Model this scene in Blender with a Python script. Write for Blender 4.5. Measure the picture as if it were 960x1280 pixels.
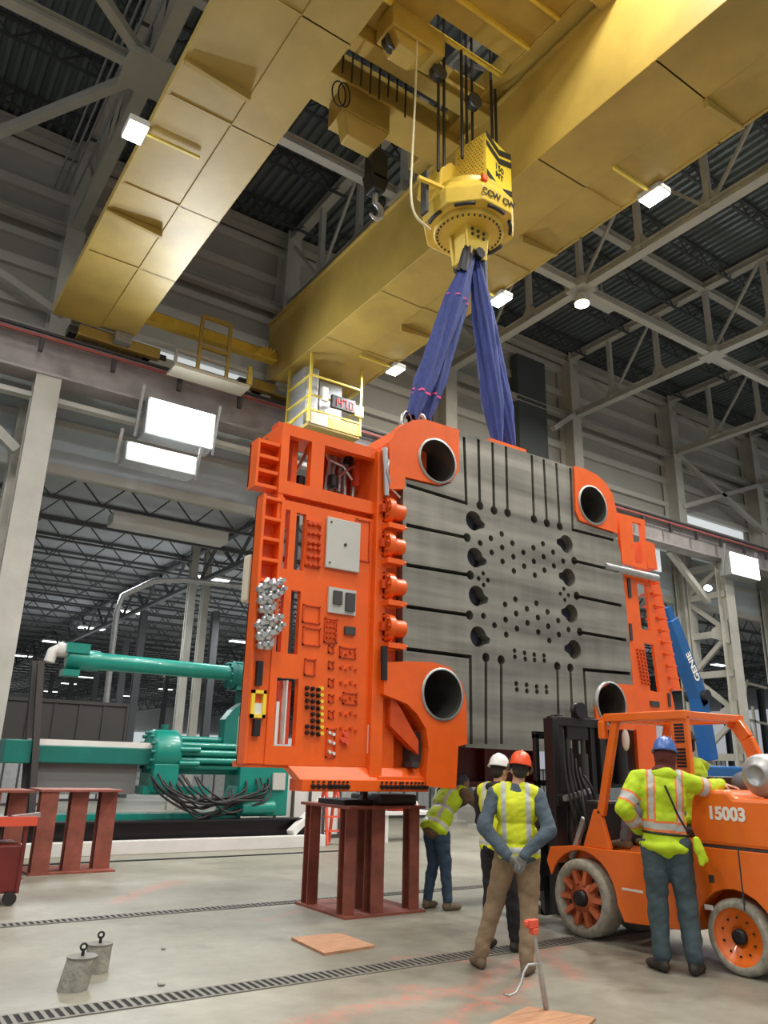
import bpy, bmesh, math, random
from math import sin, cos, pi, radians, sqrt, atan2
from mathutils import Vector, Matrix, noise
for o in list(bpy.data.objects): bpy.data.objects.remove(o, do_unlink=True)
S = bpy.context.scene
COL = S.collection
RND = random.Random(7)

# ------------------------------------------------------------------ camera
FPX, EYE = 970.0, 1.57
PITCH, ROLL, YAW = radians(18.1), radians(1.41), radians(34.0)
fw = Vector((sin(YAW)*cos(PITCH), cos(YAW)*cos(PITCH), sin(PITCH)))
rt0 = Vector((cos(YAW), -sin(YAW), 0)); up0 = rt0.cross(fw)
rt = rt0*cos(ROLL) + up0*sin(ROLL); up = up0*cos(ROLL) - rt0*sin(ROLL)
cam = bpy.data.cameras.new('camera'); camo = bpy.data.objects.new('camera', cam); COL.objects.link(camo)
M = Matrix((rt, up, -fw)).transposed().to_4x4(); M.translation = Vector((0, 0, EYE)); camo.matrix_world = M
cam.sensor_fit = 'VERTICAL'; cam.sensor_height = 32.0; cam.lens = 32.0*FPX/1280.0
cam.clip_start = 0.05; cam.clip_end = 600
S.camera = camo

def at(x, y, Y=None, X=None, Z=None):
    """point of the world seen at pixel x,y that lies on the plane Y=, X= or Z="""
    d = rt*((x-480)/FPX) - up*((y-640)/FPX) + fw
    if Y is not None: t = Y/d.y
    elif X is not None: t = X/d.x
    else: t = (Z-EYE)/d.z
    return Vector((d.x*t, d.y*t, EYE + d.z*t))

# ------------------------------------------------------------------ world, exposure, area lamps
W = bpy.data.worlds.new('world'); S.world = W; W.use_nodes = True
W.node_tree.nodes['Background'].inputs[0].default_value = (0.80, 0.84, 0.90, 1)
W.node_tree.nodes['Background'].inputs[1].default_value = 0.50
S.view_settings.view_transform = 'Standard'; S.view_settings.look = 'None'
S.view_settings.gamma = 1; S.view_settings.use_curve_mapping = False
S.view_settings.exposure = -0.10

def area(name, loc, size, power, color=(1, 0.96, 0.87), rot=(0, 0, 0), sizey=None):
    l = bpy.data.lights.new(name, 'AREA'); l.energy = power; l.color = color
    l.shape = 'RECTANGLE'; l.size = size; l.size_y = sizey or size
    o = bpy.data.objects.new(name, l); o.location = loc; o.rotation_euler = rot; COL.objects.link(o); return o
# unseen area lamps added under the roof to light the hall, without fixtures
for i, (lx, ly) in enumerate([(-6, -3), (-6, 5), (-6, 13), (1.5, -6), (1.5, 1), (6.1, -5), (6.1, 4), (13, -4), (13, 3), (13, 9.5), (19.5, 4), (19.5, 11), (26, 4), (26, 12)]):
    area('hall_fill', (lx, ly, 14.6), 1.2, 620)

# ------------------------------------------------------------------ materials
def _n(m): return m.node_tree.nodes, m.node_tree.links
def mat(name, col, rough=0.5, metal=0.0, var=0.0, vscale=3.0, bump=0.0, bscale=40.0, emit=None, estr=0.0, spec=0.5, stretch=None, coat=0.0):
    m = bpy.data.materials.new(name); m.use_nodes = True
    N, L = _n(m); b = N['Principled BSDF']
    b.inputs['Base Color'].default_value = (*col, 1); b.inputs['Roughness'].default_value = rough
    b.inputs['Metallic'].default_value = metal; b.inputs['Specular IOR Level'].default_value = spec
    if coat: b.inputs['Coat Weight'].default_value = coat
    if emit: b.inputs['Emission Color'].default_value = (*emit, 1); b.inputs['Emission Strength'].default_value = estr
    tc = N.new('ShaderNodeTexCoord'); mp = N.new('ShaderNodeMapping'); L.new(tc.outputs['Object'], mp.inputs[0])
    if stretch: mp.inputs['Scale'].default_value = stretch
    if var:
        n = N.new('ShaderNodeTexNoise'); n.inputs['Scale'].default_value = vscale; n.inputs['Detail'].default_value = 6; n.inputs['Roughness'].default_value = 0.62
        L.new(mp.outputs[0], n.inputs['Vector'])
        r = N.new('ShaderNodeValToRGB'); r.color_ramp.elements[0].position = 0.32; r.color_ramp.elements[1].position = 0.68
        r.color_ramp.elements[0].color = (*[c*(1-var) for c in col], 1)
        r.color_ramp.elements[1].color = (*[min(1, c*(1+var*0.6)) for c in col], 1)
        L.new(n.outputs[0], r.inputs[0]); L.new(r.outputs[0], b.inputs['Base Color'])
    if bump:
        n2 = N.new('ShaderNodeTexNoise'); n2.inputs['Scale'].default_value = bscale; n2.inputs['Detail'].default_value = 3
        L.new(mp.outputs[0], n2.inputs['Vector'])
        bp = N.new('ShaderNodeBump'); bp.inputs['Strength'].default_value = bump; bp.inputs['Distance'].default_value = 0.02
        L.new(n2.outputs[0], bp.inputs['Height']); L.new(bp.outputs[0], b.inputs['Normal'])
    return m
MT = {}
def defm(k, *a, **kw): MT[k] = mat(k, *a, **kw)
defm('crane_yellow', (0.46, 0.325, 0.075), 0.45, var=0.22, vscale=0.6, bump=0.05, bscale=4)
defm('crane_yellow_bright', (0.74, 0.53, 0.075), 0.4, var=0.12, vscale=4)
defm('yellow_rail', (0.78, 0.62, 0.10), 0.45)
defm('roof_steel', (0.47, 0.46, 0.42), 0.55, var=0.12, vscale=1)
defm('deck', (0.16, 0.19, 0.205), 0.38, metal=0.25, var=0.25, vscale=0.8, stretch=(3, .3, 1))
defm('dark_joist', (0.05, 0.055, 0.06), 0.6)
defm('far_joist', (0.10, 0.105, 0.11), 0.6)
defm('wall_panel', (0.42, 0.41, 0.37), 0.6, var=0.1, vscale=0.4)
defm('wall_lower', (0.60, 0.67, 0.71), 0.6, var=0.08, vscale=0.4)
defm('wall_girt', (0.54, 0.53, 0.48), 0.55)
defm('runway', (0.36, 0.33, 0.33), 0.55, var=0.2, vscale=1.5)
defm('rail_dark', (0.05, 0.045, 0.05), 0.5)
defm('conductor_red', (0.35, 0.08, 0.07), 0.5)
defm('column', (0.50, 0.49, 0.44), 0.55, var=0.14, vscale=1.2)
defm('orange', (0.84, 0.122, 0.010), 0.36, var=0.10, vscale=2.5, bump=0.03, bscale=12, coat=0.15)
defm('orange_dark', (0.62, 0.075, 0.012), 0.42, var=0.18, vscale=3)
defm('orange_truck', (0.88, 0.17, 0.015), 0.30, var=0.08, vscale=2, coat=0.3)
defm('steel_dark', (0.07, 0.07, 0.07), 0.5, metal=0.4)
defm('black', (0.012, 0.012, 0.014), 0.45)
defm('rubber', (0.02, 0.02, 0.022), 0.6)
defm('tyre', (0.36, 0.34, 0.28), 0.8, var=0.35, vscale=14, bump=0.2, bscale=60)
defm('silver', (0.62, 0.62, 0.62), 0.28, metal=0.9)
defm('bore_steel', (0.16, 0.155, 0.14), 0.35, metal=0.6, var=0.3, vscale=3)
defm('galv', (0.42, 0.43, 0.43), 0.42, metal=0.5, var=0.2, vscale=8)
defm('white_paint', (0.72, 0.72, 0.69), 0.5, var=0.08, vscale=2)
defm('cream', (0.66, 0.62, 0.50), 0.5)
defm('grey_box', (0.52, 0.52, 0.49), 0.45, var=0.05)
defm('teal', (0.004, 0.24, 0.19), 0.33, var=0.12, vscale=3, coat=0.2)
defm('teal_dark', (0.004, 0.155, 0.13), 0.4, var=0.15)
defm('rust_red', (0.27, 0.080, 0.055), 0.6, var=0.3, vscale=5, bump=0.08, bscale=25)
defm('dark_red', (0.16, 0.018, 0.014), 0.5, var=0.25, vscale=3)
defm('blue_lift', (0.012, 0.10, 0.30), 0.4, var=0.1)
defm('sling_blue', (0.025, 0.045, 0.22), 0.75, var=0.45, vscale=4, bump=0.7, bscale=14, stretch=(9, 9, 0.5))
defm('sling_black', (0.02, 0.02, 0.03), 0.7)
defm('pink', (0.8, 0.06, 0.25), 0.6)
defm('rope', (0.035, 0.033, 0.03), 0.5, metal=0.3)
defm('pale_cable', (0.72, 0.66, 0.45), 0.5)
defm('red_tool', (0.75, 0.10, 0.05), 0.45)
defm('plywood', (0.42, 0.22, 0.12), 0.7, var=0.25, vscale=5, stretch=(1, 6, 1))
defm('core_concrete', (0.30, 0.29, 0.25), 0.85, var=0.35, vscale=12, bump=0.4, bscale=40)
defm('grate', (0.035, 0.034, 0.032), 0.55, metal=0.4)
defm('grate_frame', (0.16, 0.15, 0.13), 0.6)
defm('channel_shade', (0.01, 0.01, 0.01), 0.9)
defm('skin', (0.50, 0.27, 0.18), 0.55, var=0.08, vscale=20)
defm('hair', (0.025, 0.018, 0.014), 0.8, bump=0.5, bscale=120)
defm('denim', (0.035, 0.065, 0.11), 0.85, var=0.3, vscale=7, bump=0.5, bscale=18)
defm('slate_trouser', (0.055, 0.085, 0.10), 0.8, var=0.25, vscale=6, bump=0.5, bscale=16)
defm('khaki', (0.27, 0.19, 0.115), 0.85, var=0.2, vscale=7, bump=0.5, bscale=16)
defm('black_cloth', (0.016, 0.016, 0.020), 0.85, var=0.3, vscale=6, bump=0.4, bscale=16)
defm('blue_grey_cloth', (0.07, 0.10, 0.13), 0.85, var=0.3, vscale=7, bump=0.5, bscale=20)
defm('brown_cloth', (0.15, 0.085, 0.05), 0.85, var=0.3, vscale=7, bump=0.4, bscale=20)
defm('maroon_cloth', (0.10, 0.018, 0.014), 0.8, bump=0.4, bscale=30)
defm('grey_cloth', (0.13, 0.14, 0.16), 0.85, var=0.25, vscale=6, bump=0.4, bscale=16)
defm('boot', (0.035, 0.028, 0.022), 0.6, var=0.3, vscale=15)
defm('boot_tan', (0.17, 0.12, 0.075), 0.7, var=0.3, vscale=15)
defm('glove_grey', (0.22, 0.22, 0.21), 0.8, var=0.3, vscale=20)
defm('hivis', (0.52, 0.72, 0.015), 0.7, var=0.1, vscale=6, bump=0.5, bscale=14)
defm('hivis_yellow', (0.66, 0.72, 0.02), 0.7, var=0.1, vscale=6, bump=0.5, bscale=14)
defm('stripe_silver', (0.50, 0.51, 0.49), 0.4)
defm('stripe_orange', (0.85, 0.22, 0.06), 0.6)
defm('hat_white', (0.78, 0.78, 0.76), 0.3, coat=0.3)
defm('hat_orange', (0.85, 0.09, 0.02), 0.3, coat=0.3)
defm('hat_blue', (0.05, 0.14, 0.45), 0.3, coat=0.4)
defm('hat_dark', (0.05, 0.045, 0.045), 0.4)
defm('lamp_glow', (1, 1, 1), 0.4, emit=(0.93, 0.97, 1.0), estr=14)
defm('lamp_warm', (1, 1, 1), 0.4, emit=(1.0, 0.86, 0.62), estr=14)
defm('flood_glow', (1, 1, 1), 0.4, emit=(0.92, 0.98, 1.0), estr=7)
defm('far_glow', (1, 1, 1), 0.4, emit=(0.96, 0.98, 1.0), estr=4)
defm('clerestory', (0.7, 0.72, 0.7), 0.4, emit=(0.90, 0.97, 1.0), estr=0.55)
defm('digit_red', (0.5, 0.02, 0.02), 0.4, emit=(1.0, 0.04, 0.06), estr=1.3)
defm('lamp_off', (0.62, 0.62, 0.58), 0.5)
defm('decal_white', (0.85, 0.83, 0.78), 0.5)
defm('decal_black', (0.02, 0.02, 0.02), 0.5)
defm('decal_yellow', (0.85, 0.65, 0.05), 0.5)
defm('bronze_tank', (0.62, 0.20, 0.10), 0.35)

def machined():
    m = mat('machined_steel', (0.3, 0.3, 0.28), 0.33, metal=0.55)
    N, L = _n(m); b = N['Principled BSDF']
    tc = N.new('ShaderNodeTexCoord')
    mp = N.new('ShaderNodeMapping'); mp.inputs['Scale'].default_value = (0.35, 1, 4.5); L.new(tc.outputs['Object'], mp.inputs[0])
    n = N.new('ShaderNodeTexNoise'); n.inputs['Scale'].default_value = 1.6; n.inputs['Detail'].default_value = 7; L.new(mp.outputs[0], n.inputs[0])
    mp2 = N.new('ShaderNodeMapping'); mp2.inputs['Scale'].default_value = (2.2, 1, 0.25); L.new(tc.outputs['Object'], mp2.inputs[0])
    n2 = N.new('ShaderNodeTexNoise'); n2.inputs['Scale'].default_value = 2.5; n2.inputs['Detail'].default_value = 6; L.new(mp2.outputs[0], n2.inputs[0])
    w = N.new('ShaderNodeTexWave'); w.bands_direction = 'Z'; w.inputs['Scale'].default_value = 0.62; w.inputs['Distortion'].default_value = 1.2; w.inputs['Detail'].default_value = 2
    L.new(tc.outputs['Object'], w.inputs[0])
    a = N.new('ShaderNodeMath'); a.operation = 'MULTIPLY_ADD'; a.inputs[1].default_value = 0.22; L.new(w.outputs[1], a.inputs[0]); L.new(n.outputs[0], a.inputs[2])
    a2 = N.new('ShaderNodeMath'); a2.operation = 'MULTIPLY_ADD'; a2.inputs[1].default_value = 0.35; L.new(n2.outputs[0], a2.inputs[0]); L.new(a.outputs[0], a2.inputs[2])
    r = N.new('ShaderNodeValToRGB'); r.color_ramp.elements[0].position = 0.45; r.color_ramp.elements[1].position = 1.0
    r.color_ramp.elements[0].color = (0.15, 0.145, 0.122, 1); r.color_ramp.elements[1].color = (0.36, 0.345, 0.30, 1)
    L.new(a2.outputs[0], r.inputs[0]); L.new(r.outputs[0], b.inputs['Base Color'])
    mr = N.new('ShaderNodeMapRange'); mr.inputs[3].default_value = 0.22; mr.inputs[4].default_value = 0.5; L.new(a2.outputs[0], mr.inputs[0]); L.new(mr.outputs[0], b.inputs['Roughness'])
    bp = N.new('ShaderNodeBump'); bp.inputs['Strength'].default_value = 0.12; L.new(n.outputs[0], bp.inputs['Height']); L.new(bp.outputs[0], b.inputs['Normal'])
    return m
MT['machined'] = machined()

def floor_mat():
    m = mat('floor_concrete', (0.4, 0.4, 0.36), 0.5)
    N, L = _n(m); b = N['Principled BSDF']; tc = N.new('ShaderNodeTexCoord')
    def nz(sc, det, rough=0.6, vec=None):
        n = N.new('ShaderNodeTexNoise'); n.inputs['Scale'].default_value = sc; n.inputs['Detail'].default_value = det; n.inputs['Roughness'].default_value = rough
        L.new(vec or tc.outputs['Object'], n.inputs[0]); return n.outputs[0]
    def ramp(src, p0, p1, c0, c1):
        r = N.new('ShaderNodeValToRGB'); r.color_ramp.elements[0].position = p0; r.color_ramp.elements[1].position = p1
        r.color_ramp.elements[0].color = (*c0, 1); r.color_ramp.elements[1].color = (*c1, 1); L.new(src, r.inputs[0]); return r.outputs[0]
    def mix(fac, a, c, mode='MIX'):
        x = N.new('ShaderNodeMixRGB'); x.blend_type = mode
        if isinstance(fac, float): x.inputs[0].default_value = fac
        else: L.new(fac, x.inputs[0])
        L.new(a, x.inputs[1]); L.new(c, x.inputs[2]); return x.outputs[0]
    base = ramp(nz(0.55, 8, 0.65), 0.3, 0.7, (0.20, 0.188, 0.150), (0.365, 0.35, 0.29))
    fine = ramp(nz(5, 8, 0.7), 0.25, 0.75, (0.62, 0.62, 0.60), (1.0, 1.0, 1.0))
    c = mix(0.75, base, fine, 'MULTIPLY')
    spots = ramp(nz(1.7, 3, 0.5), 0.62, 0.72, (1, 1, 1), (0.62, 0.62, 0.60))
    c = mix(0.6, c, spots, 'MULTIPLY')
    # red spray paint: noisy bands around a few line segments on the floor
    sep = N.new('ShaderNodeSeparateXYZ'); L.new(tc.outputs['Object'], sep.inputs[0])
    def math_(op, a, bb=None, cc=None):
        x = N.new('ShaderNodeMath'); x.operation = op
        for i, v in enumerate((a, bb, cc)):
            if v is None: continue
            if isinstance(v, (int, float)): x.inputs[i].default_value = v
            else: L.new(v, x.inputs[i])
        return x.outputs[0]
    wob = nz(1.3, 3)
    tot = None
    for (x0, y0, x1, y1, wd) in [(2.6, 4.9, 4.6, 5.2, .10), (3.2, 4.4, 4.9, 5.0, .08), (4.5, 5.2, 6.0, 5.8, .11), (5.2, 4.9, 6.1, 6.3, .07), (3.1, 9.9, 4.2, 11.2, .12), (4.1, 8.2, 4.7, 8.5, .05), (4.4, 6.1, 5.0, 5.7, .09), (3.9, 5.3, 4.4, 4.7, .1)]:
        dx, dy = x1-x0, y1-y0; ln = sqrt(dx*dx+dy*dy); dx /= ln; dy /= ln
        px_ = math_('SUBTRACT', sep.outputs[0], x0); py_ = math_('SUBTRACT', sep.outputs[1], y0)
        al = math_('ADD', math_('MULTIPLY', px_, dx), math_('MULTIPLY', py_, dy))
        cr = math_('ADD', math_('MULTIPLY', px_, -dy), math_('MULTIPLY', py_, dx))
        cr = math_('ADD', cr, math_('MULTIPLY', math_('SUBTRACT', wob, 0.5), 0.5))
        acl = math_('MINIMUM', math_('MAXIMUM', al, 0.0), ln)
        d = math_('SQRT', math_('ADD', math_('POWER', math_('SUBTRACT', al, acl), 2.0), math_('POWER', cr, 2.0)))
        k = math_('SUBTRACT', 1.0, math_('MINIMUM', math_('DIVIDE', d, wd*1.6), 1.0))
        tot = k if tot is None else math_('MAXIMUM', tot, k)
    pn = ramp(nz(14, 5, 0.8), 0.42, 0.62, (0, 0, 0), (1, 1, 1))
    fac = math_('MULTIPLY', math_('MULTIPLY', tot, pn), 0.62)
    red = N.new('ShaderNodeRGB'); red.outputs[0].default_value = (0.62, 0.14, 0.10, 1)
    c = mix(fac, c, red.outputs[0])
    L.new(c, b.inputs['Base Color'])
    rr = N.new('ShaderNodeMapRange'); rr.inputs[3].default_value = 0.30; rr.inputs[4].default_value = 0.62; L.new(nz(1.1, 6), rr.inputs[0]); L.new(rr.outputs[0], b.inputs['Roughness'])
    bp = N.new('ShaderNodeBump'); bp.inputs['Strength'].default_value = 0.12; bp.inputs['Distance'].default_value = 0.02; L.new(nz(9, 6), bp.inputs['Height']); L.new(bp.outputs[0], b.inputs['Normal'])
    return m
MT['floor'] = floor_mat()

# ------------------------------------------------------------------ mesh helpers
def V(*a): return Vector(a[0]) if len(a) == 1 else Vector(a)
class MB:
    def __init__(s): s.v = []; s.f = []; s.m = []; s.sm = []; s.mi = 0; s.ch = []
    def add(s, vs, fs, smooth=False):
        s.ch.append((len(s.v), len(vs), len(s.f), len(fs))); b = len(s.v); s.v += [tuple(p) for p in vs]; s.f += [[i+b for i in f] for f in fs]
        s.m += [s.mi]*len(fs); s.sm += [smooth]*len(fs); return s
    def box(s, x0, x1, y0, y1, z0, z1):
        vs = [(x, y, z) for x in (x0, x1) for y in (y0, y1) for z in (z0, z1)]
        return s.add(vs, [(0, 1, 3, 2), (4, 6, 7, 5), (0, 4, 5, 1), (2, 3, 7, 6), (0, 2, 6, 4), (1, 5, 7, 3)])
    def cbox(s, c, d): return s.box(c[0]-d[0]/2, c[0]+d[0]/2, c[1]-d[1]/2, c[1]+d[1]/2, c[2]-d[2]/2, c[2]+d[2]/2)
    def bar(s, a, b, w, h=None, upv=None):
        """rectangular bar a->b, w sideways, h along 'up'"""
        a = Vector(a); b = Vector(b); h = h or w; d = (b-a).normalized()
        u = Vector(upv) if upv else (V(0, 0, 1) if abs(d.z) < 0.95 else V(0, 1, 0))
        sd = d.cross(u).normalized(); u = sd.cross(d).normalized()
        vs = [p+sd*i*w/2+u*j*h/2 for p in (a, b) for i, j in ((-1, -1), (1, -1), (1, 1), (-1, 1))]
        return s.add(vs, [(0, 1, 2, 3), (7, 6, 5, 4), (0, 4, 5, 1), (1, 5, 6, 2), (2, 6, 7, 3), (3, 7, 4, 0)])
    def ibeam(s, a, b, w, h, t=0.02, upv=None):
        a = Vector(a); b = Vector(b); d = (b-a).normalized()
        u = Vector(upv) if upv else (V(0, 0, 1) if abs(d.z) < 0.95 else V(0, 1, 0))
        sd = d.cross(u).normalized(); u = sd.cross(d).normalized()
        s.bar(a+u*(h/2-t/2), b+u*(h/2-t/2), w, t, u); s.bar(a-u*(h/2-t/2), b-u*(h/2-t/2), w, t, u)
        return s.bar(a, b, t, h-2*t, u)
    def cyl(s, a, b, r, r2=None, n=16, caps=True, smooth=True):
        a = Vector(a); b = Vector(b); r2 = r if r2 is None else r2
        d = (b-a).normalized(); u = d.orthogonal().normalized(); w = d.cross(u)
        vs = []
        for p, q in ((a, r), (b, r2)):
            for i in range(n): t = 2*pi*i/n; vs.append(p+u*cos(t)*q+w*sin(t)*q)
        s.add(vs, [(i, (i+1) % n, n+(i+1) % n, n+i) for i in range(n)], smooth)
        if caps:
            s.add(vs[:n], [list(range(n))[::-1]]); s.add(vs[n:], [list(range(n))])
        return s
    def lathe(s, a, d, prof, n=24, smooth=True, caps=True):
        """prof: list of (distance along d, radius)"""
        a = Vector(a); d = Vector(d).normalized(); u = d.orthogonal().normalized(); w = d.cross(u); vs = []; fs = []
        for (h, r) in prof:
            for i in range(n): t = 2*pi*i/n; vs.append(a+d*h+u*cos(t)*r+w*sin(t)*r)
        for k in range(len(prof)-1):
            for i in range(n): j = (i+1) % n; fs.append((k*n+i, k*n+j, (k+1)*n+j, (k+1)*n+i))
        s.add(vs, fs, smooth)
        if not caps: return s
        if prof[0][1] > 1e-4: s.add(vs[:n], [list(range(n))[::-1]])
        if prof[-1][1] > 1e-4: s.add(vs[-n:], [list(range(n))])
        return s
    def tube(s, pts, r, n=8, smooth=True, closed=False):
        pts = [Vector(p) for p in pts]; vs = []; fs = []; u = None; N = len(pts)
        for k, p in enumerate(pts):
            a = pts[k-1] if k else (pts[-1] if closed else p); b = pts[(k+1) % N] if (k < N-1 or closed) else p
            d = (b-a).normalized()
            u = (d.orthogonal() if u is None else (u-d*u.dot(d))).normalized(); w = d.cross(u)
            rr = r[k] if isinstance(r, (list, tuple)) else r
            for i in range(n): t = 2*pi*i/n; vs.append(p+u*cos(t)*rr+w*sin(t)*rr)
        K = N if closed else N-1
        for k in range(K):
            for i in range(n): j = (i+1) % n; k2 = (k+1) % N; fs.append((k*n+i, k*n+j, k2*n+j, k2*n+i))
        s.add(vs, fs, smooth)
        if not closed: s.add(vs[:n], [list(range(n))[::-1]]); s.add(vs[-n:], [list(range(n))])
        return s
    def prism(s, pts, ext):
        """closed polygon of 3D points pushed along ext"""
        e = Vector(ext); n = len(pts); vs = [Vector(p) for p in pts]; vs += [p+e for p in vs]
        return s.add(vs, [list(range(n))[::-1], [n+i for i in range(n)]]+[(i, (i+1) % n, n+(i+1) % n, n+i) for i in range(n)])
    def ell(s, c, r, n=16, m=10, rot=None):
        vs = []; fs = []; c = Vector(c)
        for k in range(m+1):
            ph = -pi/2+pi*k/m
            for i in range(n):
                t = 2*pi*i/n; p = V(r[0]*cos(ph)*cos(t), r[1]*cos(ph)*sin(t), r[2]*sin(ph))
                if rot is not None: p = rot @ p
                vs.append(c+p)
        for k in range(m):
            for i in range(n): j = (i+1) % n; fs.append((k*n+i, k*n+j, (k+1)*n+j, (k+1)*n+i))
        return s.add(vs, fs, True)
    def build(s, name, mats, parent=None, bevel=0.0, fix=False):
        me = bpy.data.meshes.new(name); me.from_pydata(s.v, [], s.f)
        if not isinstance(mats, (list, tuple)): mats = [mats]
        for k in mats: me.materials.append(MT[k] if isinstance(k, str) else k)
        me.polygons.foreach_set('material_index', s.m); me.polygons.foreach_set('use_smooth', s.sm); me.update()
        if fix:
            bm = bmesh.new(); bm.from_mesh(me); bmesh.ops.remove_doubles(bm, verts=bm.verts, dist=1e-5); bmesh.ops.recalc_face_normals(bm, faces=bm.faces); bm.to_mesh(me); bm.free()
        o = bpy.data.objects.new(name, me); COL.objects.link(o)
        if parent is not None:
            o.parent = parent; pl = world_loc(parent)
            if pl.length > 0:
                me.transform(Matrix.Translation(-pl))
        if bevel:
            b = o.modifiers.new('bevel', 'BEVEL'); b.width = bevel; b.segments = 2; b.limit_method = 'ANGLE'
        return o
def build_each(mb, name, mats, parent=None, per=1, **kw):
    """every shape collected in mb becomes a mesh object of its own"""
    for i in range(0, len(mb.ch), per):
        q = MB(); v0 = mb.ch[i][0]; j = min(i+per, len(mb.ch))-1; v1 = mb.ch[j][0]+mb.ch[j][1]; f0 = mb.ch[i][2]; f1 = mb.ch[j][2]+mb.ch[j][3]
        q.v = mb.v[v0:v1]; q.f = [[k-v0 for k in f] for f in mb.f[f0:f1]]; q.m = mb.m[f0:f1]; q.sm = mb.sm[f0:f1]; q.build(name, mats, parent, **kw)
def world_loc(o):
    p = Vector(o.location)
    while o.parent: o = o.parent; p += Vector(o.location)
    return p
def tag(o, label=None, cat=None, group=None, kind=None):
    if label: o['label'] = label
    if cat: o['category'] = cat
    if group: o['group'] = group
    if kind: o['kind'] = kind
    return o
def thing(name, label, cat, loc=(0, 0, 0), group=None):
    o = bpy.data.objects.new(name, None); o.location = loc; o.empty_display_size = 0.2; COL.objects.link(o)
    return tag(o, label, cat, group)
def struct(name, mb, m, label=None, **k): return tag(mb.build(name, m, **k), label, kind='structure')
def copy_tree(o, parent=None):
    c = o.copy(); COL.objects.link(c)
    if parent is not None: c.parent = parent
    for ch in [x for x in bpy.data.objects if x.parent == o]: copy_tree(ch, c)
    return c
def curve_plate(loops, depth, name='plate'):
    """2-D loops (outer + holes), filled and thickened, as (verts, faces) in the XY plane centred on z=0"""
    cu = bpy.data.curves.new(name, 'CURVE'); cu.dimensions = '2D'; cu.fill_mode = 'BOTH'; cu.extrude = depth/2
    for lp in loops:
        sp = cu.splines.new('POLY'); sp.points.add(len(lp)-1)
        for i, p in enumerate(lp): sp.points[i].co = (p[0], p[1], 0, 1)
        sp.use_cyclic_u = True
    o = bpy.data.objects.new(name, cu); COL.objects.link(o)
    dg = bpy.context.evaluated_depsgraph_get(); me = bpy.data.meshes.new_from_object(o.evaluated_get(dg))
    vs = [v.co.copy() for v in me.vertices]; fs = [list(p.vertices) for p in me.polygons]
    bpy.data.objects.remove(o); bpy.data.curves.remove(cu); bpy.data.meshes.remove(me)
    return vs, fs
def xz_plate(mb, loops, Y0, Y1):
    """loops given in world X,Z; slab from Y0 (front) to Y1"""
    vs, fs = curve_plate(loops, abs(Y1-Y0)); ym = (Y0+Y1)/2
    mb.add([V(v.x, ym-v.z, v.y) for v in vs], fs); return mb
def smooth_pts(pts, k=5):
    P = [Vector(p) for p in pts]; P = [P[0]*2-P[1]]+P+[P[-1]*2-P[-2]]; out = []
    for i in range(1, len(P)-2):
        a, b, c, d = P[i-1:i+3]
        for j in range(k):
            t = j/k; out.append(0.5*((2*b)+(c-a)*t+(2*a-5*b+4*c-d)*t*t+(3*b-a-3*c+d)*t**3))
    return out+[P[-2]]
def circ(cx, cz, r, n=20): return [(cx+r*cos(2*pi*i/n), cz+r*sin(2*pi*i/n)) for i in range(n)]
def rect(x0, x1, z0, z1): return [(x0, z0), (x1, z0), (x1, z1), (x0, z1)]
def text_mesh(txt, size, depth=0.004, bold=0.0):
    cu = bpy.data.curves.new('t', 'FONT'); cu.body = txt; cu.size = size; cu.extrude = depth/2; cu.offset = bold; cu.align_x = 'CENTER'; cu.align_y = 'CENTER'
    o = bpy.data.objects.new('t', cu); COL.objects.link(o)
    dg = bpy.context.evaluated_depsgraph_get(); me = bpy.data.meshes.new_from_object(o.evaluated_get(dg))
    vs = [v.co.copy() for v in me.vertices]; fs = [list(p.vertices) for p in me.polygons]
    bpy.data.objects.remove(o); bpy.data.curves.remove(cu); bpy.data.meshes.remove(me)
    return vs, fs
def put_text(mb, txt, size, org, xdir, ydir, bold=0.0):
    vs, fs = text_mesh(txt, size, bold=bold); x = Vector(xdir).normalized(); y = Vector(ydir).normalized(); z = x.cross(y); o = Vector(org)
    mb.add([o+x*v.x+y*v.y+z*v.z for v in vs], fs); return mb

# ------------------------------------------------------------------ setting
f = MB(); f.box(-30, 110, -14, 130, -0.3, 0.0); struct('floor', f, 'floor')
YW = 20.4     # plane of the back wall of the hall
d = MB(); x = -14.0; prof = []
while x < 48:
    prof += [(x, 18.32), (x+0.10, 18.32), (x+0.14, 18.42), (x+0.24, 18.42)]; x += 0.28
vs = []; fs = []
for i, (px_, pz_) in enumerate(prof): vs += [(px_, -14, pz_), (px_, YW+0.3, pz_)]
for i in range(len(prof)-1): fs.append((2*i, 2*i+1, 2*i+3, 2*i+2))
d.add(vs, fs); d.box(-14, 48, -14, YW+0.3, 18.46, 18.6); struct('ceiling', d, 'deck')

wl = MB()
wl.box(-14, 60, YW, YW+0.2, 12.95, 18.4)
wl.box(-14, 60, YW, YW+0.2, 8.55, 12.45)
wl.mi = 1
for z, hh in ((17.75, .34), (16.6, .30), (15.7, .26), (15.05, .22), (14.2, .3), (13.05, .22), (12.35, .2), (8.65, .25)):
    wl.box(-14, 60, YW-0.16, YW, z-hh/2, z+hh/2)
struct('wall_back', wl, ['wall_panel', 'wall_girt'])
wn = MB(); wn.box(4.6, 8.6, YW+0.05, YW+0.1, 12.45, 12.95); wn.box(29.5, 35.2, YW+.05, YW+.1, 12.45, 12.95); wl = MB(); wl.box(-14, 4.6, YW, YW+.2, 12.45, 12.95); wl.box(8.6, 29.5, YW, YW+.2, 12.45, 12.95); wl.box(35.2, 60, YW, YW+.2, 12.45, 12.95); struct('trim_2', wl, 'wall_panel'); struct('window_1', wn, 'clerestory', 'long clerestory window strip above the crane runway')
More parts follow.
